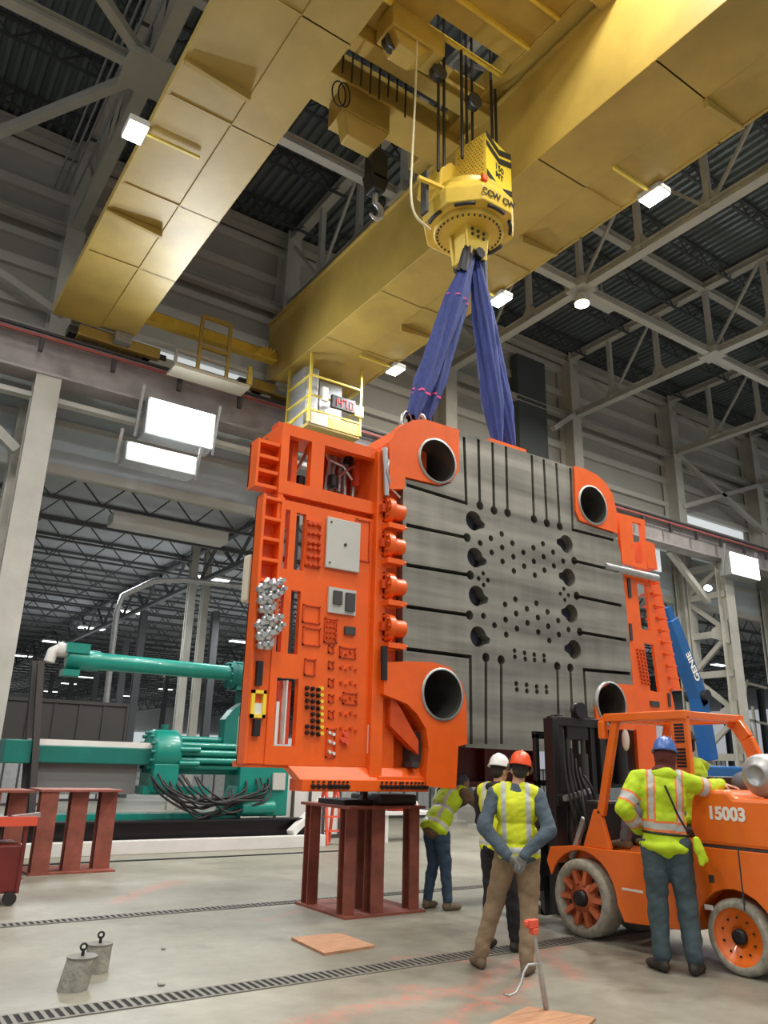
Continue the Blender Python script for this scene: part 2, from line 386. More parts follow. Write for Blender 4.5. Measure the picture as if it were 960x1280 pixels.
# whitish liner panels under the runway, colour raised to stand in for glare
wl = MB(); wl.box(-14, 60, YW-0.1, YW-0.02, 8.75, 12.2); wl.mi = 1
for z in (9.9, 11.1): wl.box(-14, 60, YW-0.2, YW-0.1, z-.08, z+.08)
struct('trim_1', wl, ['wall_lower', 'wall_girt'])

XC = [2.85+6.58*k for k in range(-1, 7)]
where = {-1: 'out of frame left', 0: 'at the left', 1: 'between the two crane girders', 2: 'behind the lifted machine', 3: 'beside the dark wall panel', 4: 'right of the dark wall panel', 5: 'near the right edge', 6: 'far right'}
# steel columns of the wall row
for k, X in enumerate(XC):
    if k in (0, 7): continue
    m = MB(); m.ibeam((X, 19.95, 8.4 if k not in (1, 5, 6) else 0), (X, 19.95, 18.2), 0.5, 0.75, 0.05, (0, 1, 0))
    lab = ['tall grey wall column standing at the far left of the crane runway', 'grey wall column seen between the two yellow crane girders', 'grey wall column hidden mostly behind the hanging machine',
           'pale grey wall column right beside the dark wall panel', 'pale grey wall column above the orange panel at the right', 'pale grey wall column nearest the right edge of the picture'][k-1]
    tag(m.build('steel_column', 'column'), lab, 'column', 'wall columns under the roof trusses')

# lattice towers carrying the crane runway
def tower(X, label, w=0.55):
    t = thing('lattice_tower', label, 'steel tower', (X, 18.4, 0), 'lattice towers under the crane runway')
    for y in (17.95, 19.9):
        m = MB(); m.ibeam((X, y, 0), (X, y, 10.0), w, 0.42, 0.05, (0, 1, 0)); m.build('leg', 'column', t)
    m = MB(); zs = [0.6, 2.2, 3.8, 5.4, 7.0, 8.6, 9.8]
    for i, z in enumerate(zs):
        m.bar((X, 17.95, z), (X, 19.9, z), 0.22, 0.26)
        if i: m.bar((X, 17.95 if i % 2 else 19.9, zs[i-1]), (X, 19.9 if i % 2 else 17.95, z), 0.16, 0.18)
    build_each(m, 'lacing', 'column', t)
    m = MB()
    for i in range(2, 6, 2): m.prism([(X-.12, 17.95, zs[i]-.45), (X-.12, 18.7, zs[i]-.15), (X-.12, 18.7, zs[i]+.2), (X-.12, 17.95, zs[i]+.55)], (.24, 0, 0))
    build_each(m, 'gusset_plate', 'column', t)
    m = MB(); m.box(X-.5, X+.5, 17.6, 18.3, 0, .05); m.box(X-.5, X+.5, 19.55, 20.25, 0, .05); build_each(m, 'base_plate', 'column', t)
tower(2.55, 'broad pale steel tower at the left edge under the runway beam')
tower(16.0, 'lattice tower hidden behind the orange machine')
tower(29.1, 'grey lattice tower with crossed lacing behind the blue boom lift')
tower(35.7, 'lattice tower at the right edge of the picture')

rb = thing('crane_runway_beam', 'long grey runway girder with dark rail crossing behind the machine', 'runway beam', (10, 18.0, 10))
m = MB(); m.ibeam((-14, 18.0, 10.45), (60, 18.0, 10.45), 0.62, 1.0, 0.06); m.build('girder', 'runway', rb)
m = MB(); m.box(-14, 60, 17.95, 18.05, 10.95, 11.1); m.box(-14, 60, 17.62, 17.72, 10.93, 10.99); m.build('rail', 'rail_dark', rb)
m = MB(); m.box(-14, 60, 17.62, 17.68, 10.80, 10.86); m.build('conductor_bar', 'conductor_red', rb)
m = MB(); x = -6
while x < 55: m.box(x-.05, x+.05, 17.58, 17.69, 10.45, 10.78); x += 1.65
m.build('hanger_bracket', 'rail_dark', rb)
m = MB(); m.box(-14, 60, 18.4, 19.9, 10.9, 10.96); m.build('walkway', 'runway', rb)
# slim lower rail strut along the row
m = MB(); m.bar((-14, 18.2, 9.55), (11, 18.2, 9.55), 0.25, 0.12)
tag(m.build('service_duct', 'wall_girt'), 'thin pale duct running under the crane runway beam', 'duct')
# knee braces
for X, lab in ((2.55, 'grey diagonal knee brace by the left tower'), (29.1, 'grey diagonal knee brace by the right lattice tower')):
    m = MB(); m.bar((X-.3, 18.6, 8.3), (X-2.6, 18.6, 10.1), 0.22, 0.22); tag(m.build('knee_brace', 'column'), lab, 'brace')

# roof trusses along Y
def truss(X, label, dense=False):
    t = thing('roof_truss', label, 'roof truss', (X, 10, 15.4), 'roof trusses across the hall')
    y0, y1 = -12.0, 19.9; zb, zt = 15.4, 18.05
    m = MB(); m.ibeam((X, y0, zb), (X, y1, zb), 0.30, 0.26, 0.03); m.build('bottom_chord', 'roof_steel', t)
    m = MB(); m.ibeam((X, y0, zt), (X, y1, zt), 0.30, 0.26, 0.03); m.build('top_chord', 'roof_steel', t)
    ys = [19.9-2.16*k for k in range(15)]
    m = MB()
    for k, y in enumerate(ys):
        if k: m.bar((X, y, zb), (X, y, zt), 0.16, 0.16)
    build_each(m, 'vertical', 'roof_steel', t)
    m = MB()
    for k in range(0, 14):
        a, b = (ys[k], ys[k+1]); za, zz = (zb, zt) if k % 2 else (zt, zb)
        m.bar((X, a, za), (X, b, zz), 0.08, 0.08)
    build_each(m, 'diagonal', 'roof_steel', t)
    m = MB()
    for k in range(1, 14):
        y = ys[k]
        m.prism([(X-.03, y-.35, zb+.1), (X-.03, y+.35, zb+.1), (X-.03, y+.12, zb+.5), (X-.03, y-.12, zb+.5)], (.06, 0, 0))
        if k % 3 == 0: m.box(X-.32, X+.32, y-.35, y+.35, zb-.14, zb+.12)
    build_each(m, 'gusset_plate', 'roof_steel', t)
for k, lab in enumerate(['roof truss beyond the left edge', 'grey roof truss at the upper left beside the lit lamp', 'grey roof truss seen between the two yellow girders',
        'grey roof truss carrying the warm round lamp', 'grey roof truss landing on the column by the dark wall panel', 'grey roof truss in the upper right corner region', 'last grey roof truss at the right edge']):
    if k: truss(XC[k], lab)
# longitudinal struts along X
def strut(Y, z, label, w=0.24):
    m = MB(); m.ibeam((-14, Y, z), (46, Y, z), w, w, 0.03); return tag(m.build('roof_strut', 'roof_steel'), label, 'strut', 'long roof struts between the trusses')
strut(13.42, 15.4, 'long lower roof strut passing the warm round lamp')
strut(13.42, 18.0, 'long upper roof strut just under the deck')
strut(19.95, 15.4, 'long strut along the back wall at truss level')
strut(4.78, 15.4, 'long lower roof strut high above the near floor')
strut(6.94, 18.0, 'long upper roof strut above the near floor')
strut(19.95, 18.05, 'eave strut at the top of the back wall', 0.34)
# cross bracing at the left bay
for (a, b, lab) in (((2.85, 13.42, 15.4), (-3.7, 8.0, 15.4), 'pale diagonal roof brace running down left from the gusset'), ((2.85, 13.42, 15.4), (-1.2, 19.9, 15.4), 'pale diagonal roof brace running left from the gusset'),
                    ((2.85, 19.6, 12.6), (-3.73, 19.6, 15.2), 'grey wall brace at the left rising from the column'), ((29.17, 19.6, 12.8), (35.75, 19.6, 15.3), 'grey wall brace rising right from the column at the right'),
                    ((29.17, 19.6, 15.3), (35.75, 19.6, 12.8), 'thin crossing wall brace at the right edge'), ((22.5, 19.6, 15.4), (21.2, 19.6, 14.4), 'short knee brace beside the dark wall panel')):
    m = MB(); m.bar(a, b, 0.2, 0.2); tag(m.build('diagonal_brace', 'roof_steel'), lab, 'brace')
m = MB(); m.box(2.3, 3.4, 12.9, 13.95, 15.2, 15.3); m.box(2.5, 3.2, 13.36, 13.48, 15.3, 15.9); tag(m.build('gusset_plate', 'roof_steel'), 'large pale gusset plate where roof members meet at the upper left', 'steel plate')
# deck joists along X
for k in range(14):
    Y = 19.9-1.08-2.16*k
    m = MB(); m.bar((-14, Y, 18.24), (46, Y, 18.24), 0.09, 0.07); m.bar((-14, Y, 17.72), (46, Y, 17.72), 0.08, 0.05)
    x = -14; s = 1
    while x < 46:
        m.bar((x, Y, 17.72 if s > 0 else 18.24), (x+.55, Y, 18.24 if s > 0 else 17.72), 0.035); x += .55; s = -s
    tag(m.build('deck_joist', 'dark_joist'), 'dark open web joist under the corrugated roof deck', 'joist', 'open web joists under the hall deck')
# wires and conduit running beside the left girder
m = MB()
for i, dx in enumerate((0, .16, .30, .5)):
    m.tube([(2.1+dx, 19.4, 16.2), (2.15+dx, 10, 16.4-.1*i), (2.1+dx, 0, 16.2)], 0.03, 6)
tag(m.build('conduit_bundle', 'galv'), 'bundle of thin conduits running above the left crane girder', 'conduit')
# dark wall panel
m = MB(); a = at(628, 560, YW-0.4); b = at(677, 450, YW-0.4)
m.box(19.6, b.x, YW-0.55, YW-0.2, 11.9, 17.35); 
tag(m.build('wall_louver', mat('louver_dark', (0.075, 0.085, 0.085), 0.6)), 'tall dark grey panel on the back wall behind the right sling', 'wall panel')

# ------------------------------------------------------------------ neighbouring bay seen under the wall
d = MB(); prof = []; x = -30.0
vs = []; fs = []
d.box(-30, 95, YW+0.2, 118, 9.35, 9.5); struct('ceiling', d, mat('far_deck', (0.36, 0.38, 0.40), 0.6, var=0.2, vscale=.3))
wf = MB(); wf.box(-30, 95, 118, 118.3, 0, 9.5); struct('wall_far', wf, mat('far_wall', (0.60, 0.61, 0.60), 0.7, var=.2, vscale=.15))
wf = MB(); wf.box(-30, 95, 117.7, 117.9, 3.4, 5.4); struct('window_2', wf, 'clerestory', 'far strip of daylight at the end of the neighbouring bay')
lab = 'dark open web joist in the neighbouring bay'
for k in range(38):
    Y = 22.4+2.3*k; x1 = 45+Y*0.45; x0 = -6
    m = MB(); m.bar((x0, Y, 9.28), (x1, Y, 9.28), 0.09, 0.09); m.bar((x0, Y, 8.55), (x1, Y, 8.55), 0.09, 0.07)
    st = 0.7 if Y < 60 else 1.4; x = x0; s = 1
    while x < x1:
        m.bar((x, Y, 8.55 if s > 0 else 9.28), (x+st, Y, 9.28 if s > 0 else 8.55), 0.04 if Y < 60 else .06); x += st; s = -s
    tag(m.build('bay_joist', 'far_joist'), lab, 'joist', 'open web joists of the neighbouring bay')
for X, nm in ((-1.5, 'far left'), (10.2, 'left of the teal bars'), (21.9, 'behind the machine'), (33.6, 'right of the machine'), (45.3, 'at the right'), (57, 'far right')):
    m = MB(); m.bar((X, YW+.5, 9.1), (X, 112, 9.1), 0.18, 0.16); m.bar((X, YW+.5, 7.9), (X, 112, 7.9), 0.18, 0.14)
    y = YW+.5; s = 1
    while y < 110: m.bar((X, y, 7.9 if s > 0 else 9.1), (X, y+1.6, 9.1 if s > 0 else 7.9), 0.09); y += 1.6; s = -s
    tag(m.build('joist_girder', 'far_joist'), 'deep dark joist girder of the neighbouring bay, '+nm, 'girder', 'joist girders of the neighbouring bay')
for i, (px_, Y, w_, dk) in enumerate([(228, 27, .26, 0), (246, 27.6, .26, 0), (262, 34, .32, 1), (170, 36, .3, 1), (152, 46, .32, 1), (120, 52, .3, 1), (90, 60, .3, 1), (208, 58, .3, 1), (65, 70, .3, 1),
                              (875, 34, .4, 0), (903, 42, .4, 1), (925, 30, .4, 0), (948, 36, .4, 1), (840, 60, .4, 1)]):
    p = at(px_, 850, Y)
    m = MB(); m.ibeam((p.x, Y, 0), (p.x, Y, 8.2 if dk else 9.2), w_, w_, .05); 
    tag(m.build('bay_column', 'far_joist' if dk else 'column'), ['pale steel column, left one of the close pair beyond the teal machine', 'pale steel column, right one of the close pair beyond the teal machine', 'dark slim column just right of the pale pair'][i] if i < 3 else 'distant %s column of the neighbouring bay, %s' % ('dark' if dk else 'pale', ['', '', '', 'second right of the bent pipe', 'behind the bent pipe', 'above the middle of the white rail', 'left of the bent pipe', 'near the pale pair', 'nearest the grey prop posts', 'behind the blue lift', 'behind the lattice tower', 'right of the lattice tower', 'by the right picture edge', 'just right of the orange ribs'][i]), 'column')
# bent pipe and ducts beyond
m = MB(); p = [at(x_, y_, 24) for x_, y_ in ((130, 900), (138, 830), (146, 765), (153, 745), (192, 726), (230, 725), (300, 733))]; m.tube(p, .09, 8)
tag(m.build('bent_pipe', 'galv'), 'grey pipe rising and bending right beyond the teal machine', 'pipe')
m = MB(); p = at(130, 700, 22); q = at(215, 712, 22); m.box(p.x, q.x+1.5, 21.6, 22.2, 7.9, 8.25)
tag(m.build('duct_box', 'wall_girt'), 'short pale duct under the neighbouring bay roof', 'duct')
proto = None
FL = [(11.05, 28.3), (10.76, 37.6), (10.6, 44), (10.2, 51), (18.9, 42.8), (17.8, 79.6), (18.6, 91), (17.5, 71.9), (26.7, 77.9), (29.56, 30), (38, 27), (38, 36), (33, 45), (47, 30), (10.2, 60), (18.2, 60), (26.7, 60), (26.7, 90), (10, 72), (46, 40), (56, 44), (2, 36), (2, 60), (36, 60), (48, 60), (36, 80)]
for i, (X, Y) in enumerate(FL):
    if proto is None:
        proto = thing('bay_light', 'x', 'ceiling light', (X, Y, 8.35), 'strip lights of the neighbouring bay')
        m = MB(); m.box(X-.7, X+.7, Y-.28, Y+.28, 8.33, 8.42); m.build('housing', 'white_paint', proto)
        m = MB(); m.box(X-.66, X+.66, Y-.24, Y+.24, 8.30, 8.33); m.build('diffuser', 'far_glow', proto); o = proto
    else: o = copy_tree(proto); o.location = (X, Y, 8.35)
    o['label'] = 'small bright strip light hanging in the neighbouring bay'
for (X, Y) in ((6, 26), (6, 40), (16, 33), (28, 27), (38, 31), (20, 60), (36, 55), (10, 80), (30, 85), (12, 100), (30, 104)):
    area('bay_fill', (X, Y, 7.8), 2.5, 520, (0.95, 0.98, 1)); area('bay_fill', (X+4, Y+4, 4.0), 3, 150, (0.95, 0.98, 1), (pi, 0, 0))  # unseen fill lamps added to brighten the bay, second of each pair facing up
# clutter far behind
def crate(name, x0, x1, y, z0, z1, dep, m_, label, cat):
    m = MB(); m.box(x0, x1, y, y+dep, z0, z1); n = max(2, int((x1-x0)/.5)); m.mi = 1
    for i in range(n+1):
        xx = x0+(x1-x0)*i/n; m.box(xx-.03, xx+.03, y-.03, y, z0, z1)
    m.box(x0, x1, y-.05, y, z1-.08, z1); m.box(x0, x1, y-.05, y, z0, z0+.08)
    tag(m.build(name, [m_, 'steel_dark']), label, cat)
a = at(0, 903, 21); b = at(155, 925, 21)
crate('long_container', a.x, b.x, 21, 1.6, 2.95, 1.5, 'steel_dark', 'long dark grey container behind the white rail of the teal machine', 'container')
crate('grey_cabinet', 11.6, 13.0, 19.2, 0, 2.0, .8, 'galv', 'grey cabinet behind the main red stand', 'cabinet')
crate('white_cabinet', 8.15, 9.0, 16.0, 0, 1.75, .7, 'white_paint', 'white cabinet standing right of the teal block', 'cabinet')
crate('white_cabinet', 9.05, 9.9, 16.2, 0, 1.45, .7, 'white_paint', 'lower white cabinet with black top at the stand', 'cabinet')
crate('shelf_rack', 13.4, 16.6, 21.5, 0, 2.2, .9, 'galv', 'grey rack behind the man under the machine', 'rack')
m = MB()
for px_, wd in ((922, .1), (934, .1), (950, .12)):
    p = at(px_, 960, 24); m.bar((p.x, 24, 0), (p.x, 24, 5.6-(px_-922)*.02), wd)
p = at(915, 895, 24); q = at(958, 905, 24); m.bar(p, q, .12); p = at(918, 850, 24); q = at(958, 860, 24); m.bar(p, q, .12); m.bar(at(920, 950, 24), at(934, 850, 24), .08); m.bar(at(934, 895, 24), at(950, 950, 24), .08)
tag(m.build('scaffold_frame', 'cream'), 'cream steel frame beyond the forklift at the right edge', 'scaffold')
for i, (x0, x1, z1, mm) in enumerate(((36, 39, 2.4, 'galv'), (40.5, 43, 1.8, 'wall_lower'), (44, 48, 2.6, 'white_paint'), (31.5, 34, 1.6, 'galv'))):
    crate('crate', x0, x1, 29+i, 0, z1, 1.5, mm, ['grey crate beyond the lattice tower', 'blue grey crate at the far right', 'tall white crate at the right edge', 'low grey crate behind the blue lift'][i], 'crate')
for i, (x0, x1, y, z1, mm) in enumerate(((3.5, 6.5, 30, 2.2, 'galv'), (7.5, 9.5, 33, 1.8, 'white_paint'), (12, 15, 31, 2.4, 'galv'), (16.5, 20, 36, 2.0, 'wall_lower'), (1, 3, 40, 2.4, 'white_paint'), (9, 13, 46, 2.8, 'galv'), (15, 17, 28, 1.5, 'cream'))):
    crate('machine_crate', x0, x1, y, 0, z1, 1.6, mm, ['grey equipment box beyond the white rail', 'white equipment box beyond the teal bars', 'grey equipment box beyond the teal block', 'pale blue equipment box far behind the machine', 'white equipment box at the far left', 'large grey equipment box deep in the neighbouring bay', 'cream equipment box behind the machine'][i], 'crate')

# ------------------------------------------------------------------ bridge crane
def girder(name, x0, x1, wx0, wx1, label):
    t = thing(name, label, 'crane girder', ((x0+x1)/2, 6, 11.5), 'box girders of the bridge crane')
    m = MB(); ya, yb = -5.0, 18.0; zb, zt = 11.5, 13.4
    prof = [(ya, zb), (yb-.5, zb), (yb, zb+.2), (yb, zt), (ya, zt)]
    m.prism([(x0, y, z) for y, z in prof], (x1-x0, 0, 0)); m.build('box_beam', 'crane_yellow', t, bevel=.015)
    m = MB(); m.box(x0-.06, x1+.06, ya, yb, zt, zt+.05); m.build('top_flange', 'crane_yellow', t)
    m = MB(); m.box(x0+.3, x0+.4, ya, yb, zt+.05, zt+.17) if x0 < 5 else m.box(x0+.1, x0+.2, ya, yb, zt+.05, zt+.17); m.build('trolley_rail', 'steel_dark', t)
    m = MB(); m.box(wx0, wx1, ya, yb-.3, zb+.02, zb+.09)
    y = ya+.5
    e = wx0 if wx0 < x0 else wx1
    while y < yb-1.8: m.box(min(x0, wx0), max(x1, wx1), y-.012, y+.012, zb, zb+.03); y += 2.4
    m.box(e-.03, e+.03, ya, yb-.3, zb, zb+.2); m.build('walkway', 'crane_yellow', t)
    m = MB(); y = -3.0
    while y < yb-2:
        m.prism([(e, y-.04, zb), (x0 if e < x0 else x1, y-.04, zb), (x0 if e < x0 else x1, y-.04, zb-.16), (e, y-.04, zb-.05)], (0, .08, 0)); y += 4.05
    build_each(m, 'bracket', 'crane_yellow', t)
    if x0 < 5: return t
    m = MB()
    for z in (.6, 1.1): m.bar((e, ya, zb+z), (e, yb-1.6, zb+z), .04)
    y = ya
    while y < yb-1.6: m.bar((e, y, zb), (e, y, zb+1.1), .04); y += 1.5
    m.build('handrail', 'yellow_rail', t)
    return t
girder('crane_girder', 3.46, 4.28, 2.40, 3.46, 'left yellow box girder of the bridge crane, with one lamp at its edge')
girder('crane_girder', 8.05, 9.25, 9.25, 10.22, 'right yellow box girder of the bridge crane, passing behind the hook block')

def end_truck(x0, x1, label):
    t = thing('end_truck', label, 'crane end truck', ((x0+x1)/2, 18, 11.1), 'end trucks riding on the runway rail')
    m = MB(); m.box(x0, x1, 17.7, 18.3, 11.2, 11.49); m.build('housing', 'crane_yellow', t, bevel=.03)
    for x in (x0+.35, x1-.35):
        m = MB(); m.cyl((x, 17.9, 11.30), (x, 18.1, 11.30), .2, n=20); m.build('wheel', 'steel_dark', t)
    m = MB(); m.box(x0-.2, x0, 17.8, 18.2, 11.25, 11.45); m.box(x1, x1+.2, 17.85, 18.1, 11.28, 11.42); build_each(m, 'buffer', 'steel_dark', t)
    m = MB(); m.box(x0+.8, x0+1.2, 17.45, 17.7, 11.22, 11.48); m.build('drive_motor', 'galv', t)
end_truck(3.0, 5.0, 'yellow end truck under the end of the left girder')
end_truck(7.4, 10.2, 'yellow end truck under the end of the right girder')
m = MB(); m.box(4.28, 8.05, 17.4, 17.65, 12.0, 12.28); tag(m.build('end_tie_beam', 'crane_yellow_bright'), 'bright yellow tie beam joining the two girder ends', 'beam')
m = MB(); m.box(4.6, 8.2, 17.9, 18.1, 11.1, 11.38); m.box(5.9, 7.1, 17.8, 18.2, 11.1, 11.2)
tag(m.build('equalizer_beam', 'white_paint'), 'whitish beam lying along the runway rail between the end trucks', 'beam')
t = thing('maintenance_platform', 'small steel service platform with railing hung on the runway', 'platform', (6.1, 17.3, 10.8))
m = MB(); m.box(5.15, 7.15, 16.9, 17.5, 10.72, 10.80); m.build('floor_plate', 'cream', t)
m = MB()
for x in (5.15, 7.15): m.bar((x, 16.9, 10.8), (x, 16.9, 11.15), .07)
m.bar((5.15, 16.9, 11.15), (7.15, 16.9, 11.15), .06)
m.build('low_rail', 'roof_steel', t)
m = MB()
for x in (5.72, 6.48): m.bar((x, 16.9, 10.8), (x, 16.9, 12.3), .08)
for z in (11.45, 12.3): m.bar((5.72, 16.9, z), (6.48, 16.9, z), .09)
m.build('ladder_frame', 'crane_yellow', t)
m = MB(); m.bar((7.1, 16.9, 10.8), (7.1, 16.9, 11.3), .1); m.build('end_stop', 'crane_yellow_bright', t)
m = MB()
for i in range(4): m.bar((7.35+i*.1, 17.1, 11.9), (7.55+i*.1, 17.1, 12.15), .05)
m.box(7.3, 7.95, 17.1, 17.2, 11.86, 11.9); tag(m.build('warning_plate', 'crane_yellow_bright'), 'small yellow and black striped plate at the end of the tie beam', 'plate')

# crane lamps
def crane_lamp(X, Y, Z, label, side, warm=False, rx=0.0):
    t = thing('crane_lamp', label, 'lamp', (X, Y, Z), 'bright lamps on the crane')
    m = MB(); m.box(X-.17, X+.17, Y-.24, Y+.24, Z+.02, Z+.14); m.build('housing', 'grey_box', t, bevel=.02)
    m = MB(); m.box(X-.15, X+.15, Y-.22, Y+.22, Z, Z+.02); m.build('lens', 'lamp_glow', t)
    m = MB(); m.bar((X, Y, Z+.14), (X-side*.2, Y, 11.6), .05); m.bar((X-side*1.1, Y, 11.45), (X-side*.1, Y, 11.45), .05); m.build('bracket', 'yellow_rail', t)
    area('crane_lamp_light', (X, Y, Z-.06), .35, 260, (.95, .98, 1))
crane_lamp(2.2, 10.85, 11.36, 'glaring lamp at the left edge of the left girder', -1)
crane_lamp(10.30, 6.85, 11.36, 'glaring lamp at the right edge of the right girder, largest of three', 1)
crane_lamp(10.3, 10.9, 11.36, 'glaring lamp behind the right sling, middle of three', 1)
crane_lamp(10.3, 14.9, 11.36, 'smallest glaring lamp at the far end of the right girder', 1)
t = thing('round_lamp', 'warm round high bay lamp under the roof strut crossing', 'lamp', (16.0, 13.4, 15.0))
m = MB(); m.cyl((16.01, 13.42, 14.85), (16.01, 13.42, 15.1), .22, n=20); m.build('housing', 'grey_box', t)
m = MB(); m.cyl((16.01, 13.42, 14.80), (16.01, 13.42, 14.85), .21, n=20); m.build('lens', 'lamp_warm', t)
area('round_lamp_light', (16.01, 13.42, 14.75), .4, 420, (1, .88, .66))
for X, Y, lab in ((19.2, 15.2, 'switched off flat lamp between the trusses, left one'), (26.3, 15.1, 'switched off flat lamp between the trusses, right one')):
    t = thing('flat_lamp', lab, 'lamp', (X, Y, 17.1)); m = MB(); m.box(X-.65, X+.65, Y-.3, Y+.3, 17.0, 17.08); m.build('panel', 'lamp_off', t)
    m = MB(); m.bar((X, Y, 17.08), (X, Y, 18.2), .05); m.build('hanger', 'roof_steel', t)

# flood light boxes below the runway at the left and the right
def flood(name, x0, x1, y, z0, z1, label, tilt=0.25):
    t = thing(name, label, 'floodlight', ((x0+x1)/2, y, z0), 'glaring flood panels under the runway')
    m = MB(); m.prism([(x0, y, z0), (x0, y+.02, z1), (x0, y+.3, z1), (x0, y+.3+tilt, z0)], (x1-x0, 0, 0)); m.build('housing', 'galv', t)
    m = MB(); m.box(x0+.05, x1-.05, y-.03, y-.005, z0+.04, z1-.04); m.build('lens', 'flood_glow', t)
    m = MB()
    for x in (x0-.12, x1+.1): m.bar((x, y+.1, z1+.3), (x, y+.35, z0), .07)
    m.build('bracket', 'galv', t)
    area('flood_light', ((x0+x1)/2, y-.12, (z0+z1)/2), x1-x0-.2, 330, (.92, .97, 1), (radians(-70), 0, 0), z1-z0-.1)
flood('flood_panel', 4.75, 6.5, 17.35, 8.98, 9.95, 'large glaring flood panel under the runway at the left, upper one')
flood('flood_panel', 4.3, 6.0, 17.0, 8.08, 8.55, 'lower glaring flood panel at the left, just below the large one')
flood('flood_panel', 28.3, 30.3, 17.1, 9.15, 10.1, 'glaring flood panel right of the lattice tower')
m = MB(); p = at(878, 695, 17.5); m.box(p.x-2.3, p.x-.6, 19.0, 19.1, 9.3, 10.2); tag(m.build('lit_panel', 'clerestory'), 'bright translucent panel seen through the top of the lattice tower', 'panel')
m = MB(); p = at(885, 735, 17.4); m.ell(p, (.2, .12, .12)); tag(m.build('small_flood', 'lamp_glow'), 'small glaring lamp on the lattice tower', 'lamp')

# trolley between the girders
t = thing('crane_trolley', 'yellow hoist trolley seen from below between the two girders', 'crane trolley', (6.2, 8.4, 13.5))
m = MB()
for (y0, y1, z0, z1) in ((9.55, 10.3, 13.35, 13.95), (8.62, 8.95, 13.3, 13.9), (5.6, 5.95, 13.3, 13.9)): m.box(4.0, 8.35, y0, y1, z0, z1)
build_each(m, 'cross_beam', 'crane_yellow', t, bevel=.02)
m = MB()
for x in (4.3, 7.75): m.box(x, x+.35, 5.2, 10.9, 13.58, 14.1)
build_each(m, 'side_beam', 'crane_yellow', t, bevel=.02)
m = MB(); m.box(4.4, 6.05, 6.0, 8.6, 13.62, 13.66); m.box(6.05, 7.9, 6.0, 7.75, 13.62, 13.66); m.box(7.0, 7.9, 8.45, 8.62, 13.62, 13.66); m.box(4.4, 5.2, 8.95, 9.55, 13.62, 13.66)
build_each(m, 'deck_plate', 'crane_yellow', t)
m = MB()
for y in (6.6, 7.3, 8.0): m.box(4.65, 7.75, y-.03, y+.03, 13.54, 13.62)
build_each(m, 'stiffener', 'crane_yellow_bright', t)
m = MB(); m.box(5.3, 6.4, 7.95, 8.45, 13.1, 13.6); m.prism([(5.35, 8.0, 13.1), (6.2, 8.0, 13.1), (5.9, 8.0, 12.85), (5.5, 8.0, 12.85)], (0, .4, 0)); m.build('hoist_housing', 'crane_yellow', t, bevel=.03)
for (x, z) in ((5.45, 13.0), (6.45, 13.0), (7.25, 12.85)):
    m = MB(); m.lathe((x, 8.15, z), (0, 1, 0), [(0, .15), (.03, .15), (.07, .11), (.11, .15), (.14, .15)], 20); m.build('sheave', 'steel_dark', t)
m = MB(); m.cyl((5.2, 8.2, 15.5), (7.9, 8.2, 15.5), .42, n=28); m.build('hoist_drum', 'steel_dark', t)
m = MB(); m.box(5.4, 6.4, 9.6, 10.2, 12.75, 13.35); m.prism([(5.4, 9.6, 12.75), (6.4, 9.6, 12.75), (6.2, 9.75, 12.4), (5.6, 9.75, 12.4)], (0, .3, 0)); m.build('auxiliary_hoist', 'crane_yellow', t, bevel=.03)
m = MB(); m.tube([(5.25+.14*cos(a), 9.55, 12.95+.28*sin(a)) for a in [i*pi/8 for i in range(16)]], .014, 6, closed=True); m.tube([(5.33+.12*cos(a), 9.5, 12.93+.27*sin(a)) for a in [i*pi/8 for i in range(16)]], .014, 6, closed=True); m.build('cable_coil', 'rope', t)
m = MB(); r_ = random.Random(3)
for i in range(9):
    x = 5.0+i*.19; m.tube([(x, 9.0, 13.6), (x+.02, 9.05, 12.9-.3*r_.random()), (x+.06, 9.1, 13.5)], .018, 5)
m.build('festoon_cable', 'rope', t)
t = thing('auxiliary_hook_block', 'dark auxiliary hook block hanging from the trolley left of the ropes', 'hook block', (6.35, 10.0, 11.6))
m = MB(); m.box(6.2, 6.55, 9.85, 10.15, 11.9, 12.55); m.prism([(6.15, 9.85, 12.0), (6.6, 9.85, 12.0), (6.5, 9.85, 11.65), (6.25, 9.85, 11.65)], (0, .3, 0)); m.build('block', 'black', t, bevel=.03)
m = MB(); m.tube([(6.38, 10, 11.7), (6.38, 10, 11.45)]+[(6.38+.14*sin(a), 10, 11.28+.17*cos(a)) for a in [i*.5 for i in range(9)]], [.05]*2+[.05, .055, .06, .06, .055, .05, .04, .03, .02], 8); m.build('hook', 'galv', t)
m = MB(); [m.cyl((6.3+i*.16, 10, 12.5), (6.3+i*.16, 10, 13.4), .015, n=6) for i in range(2)]; m.build('rope', 'rope', t)

# ropes
HX, HY = 7.08, 8.2
for i, (x, y, zl, lab) in enumerate([(548, 8.2, 10.9, 'left outer'), (555, 8.25, 10.9, 'left second'), (577, 8.0, 11.2, 'left middle'), (583, 8.2, 11.3, 'middle'), (590, 8.35, 11.3, 'right of middle'), (614, 8.2, 11.7, 'right pair, left one'), (619, 8.3, 11.7, 'right pair, right one'), (634, 8.3, 11.4, 'rightmost thin')]):
    p = at(x, 120, y); m = MB(); m.cyl((p.x, y, zl), (p.x, y, 15.5), .026 if i < 7 else .017, n=8, caps=False)
    tag(m.build('hoist_rope', 'rope'), 'dark steel hoist rope above the yellow hook block, '+lab, 'wire rope', 'hoist ropes of the crane')
m = MB(); m.tube(smooth_pts([at(x, y, 8.0) for x, y in ((522, 30), (519, 120), (515, 200), (514, 245), (520, 270), (538, 287))]), .02, 6)
tag(m.build('control_cable', 'pale_cable'), 'pale thin cable curving down to the left of the hook block', 'cable')

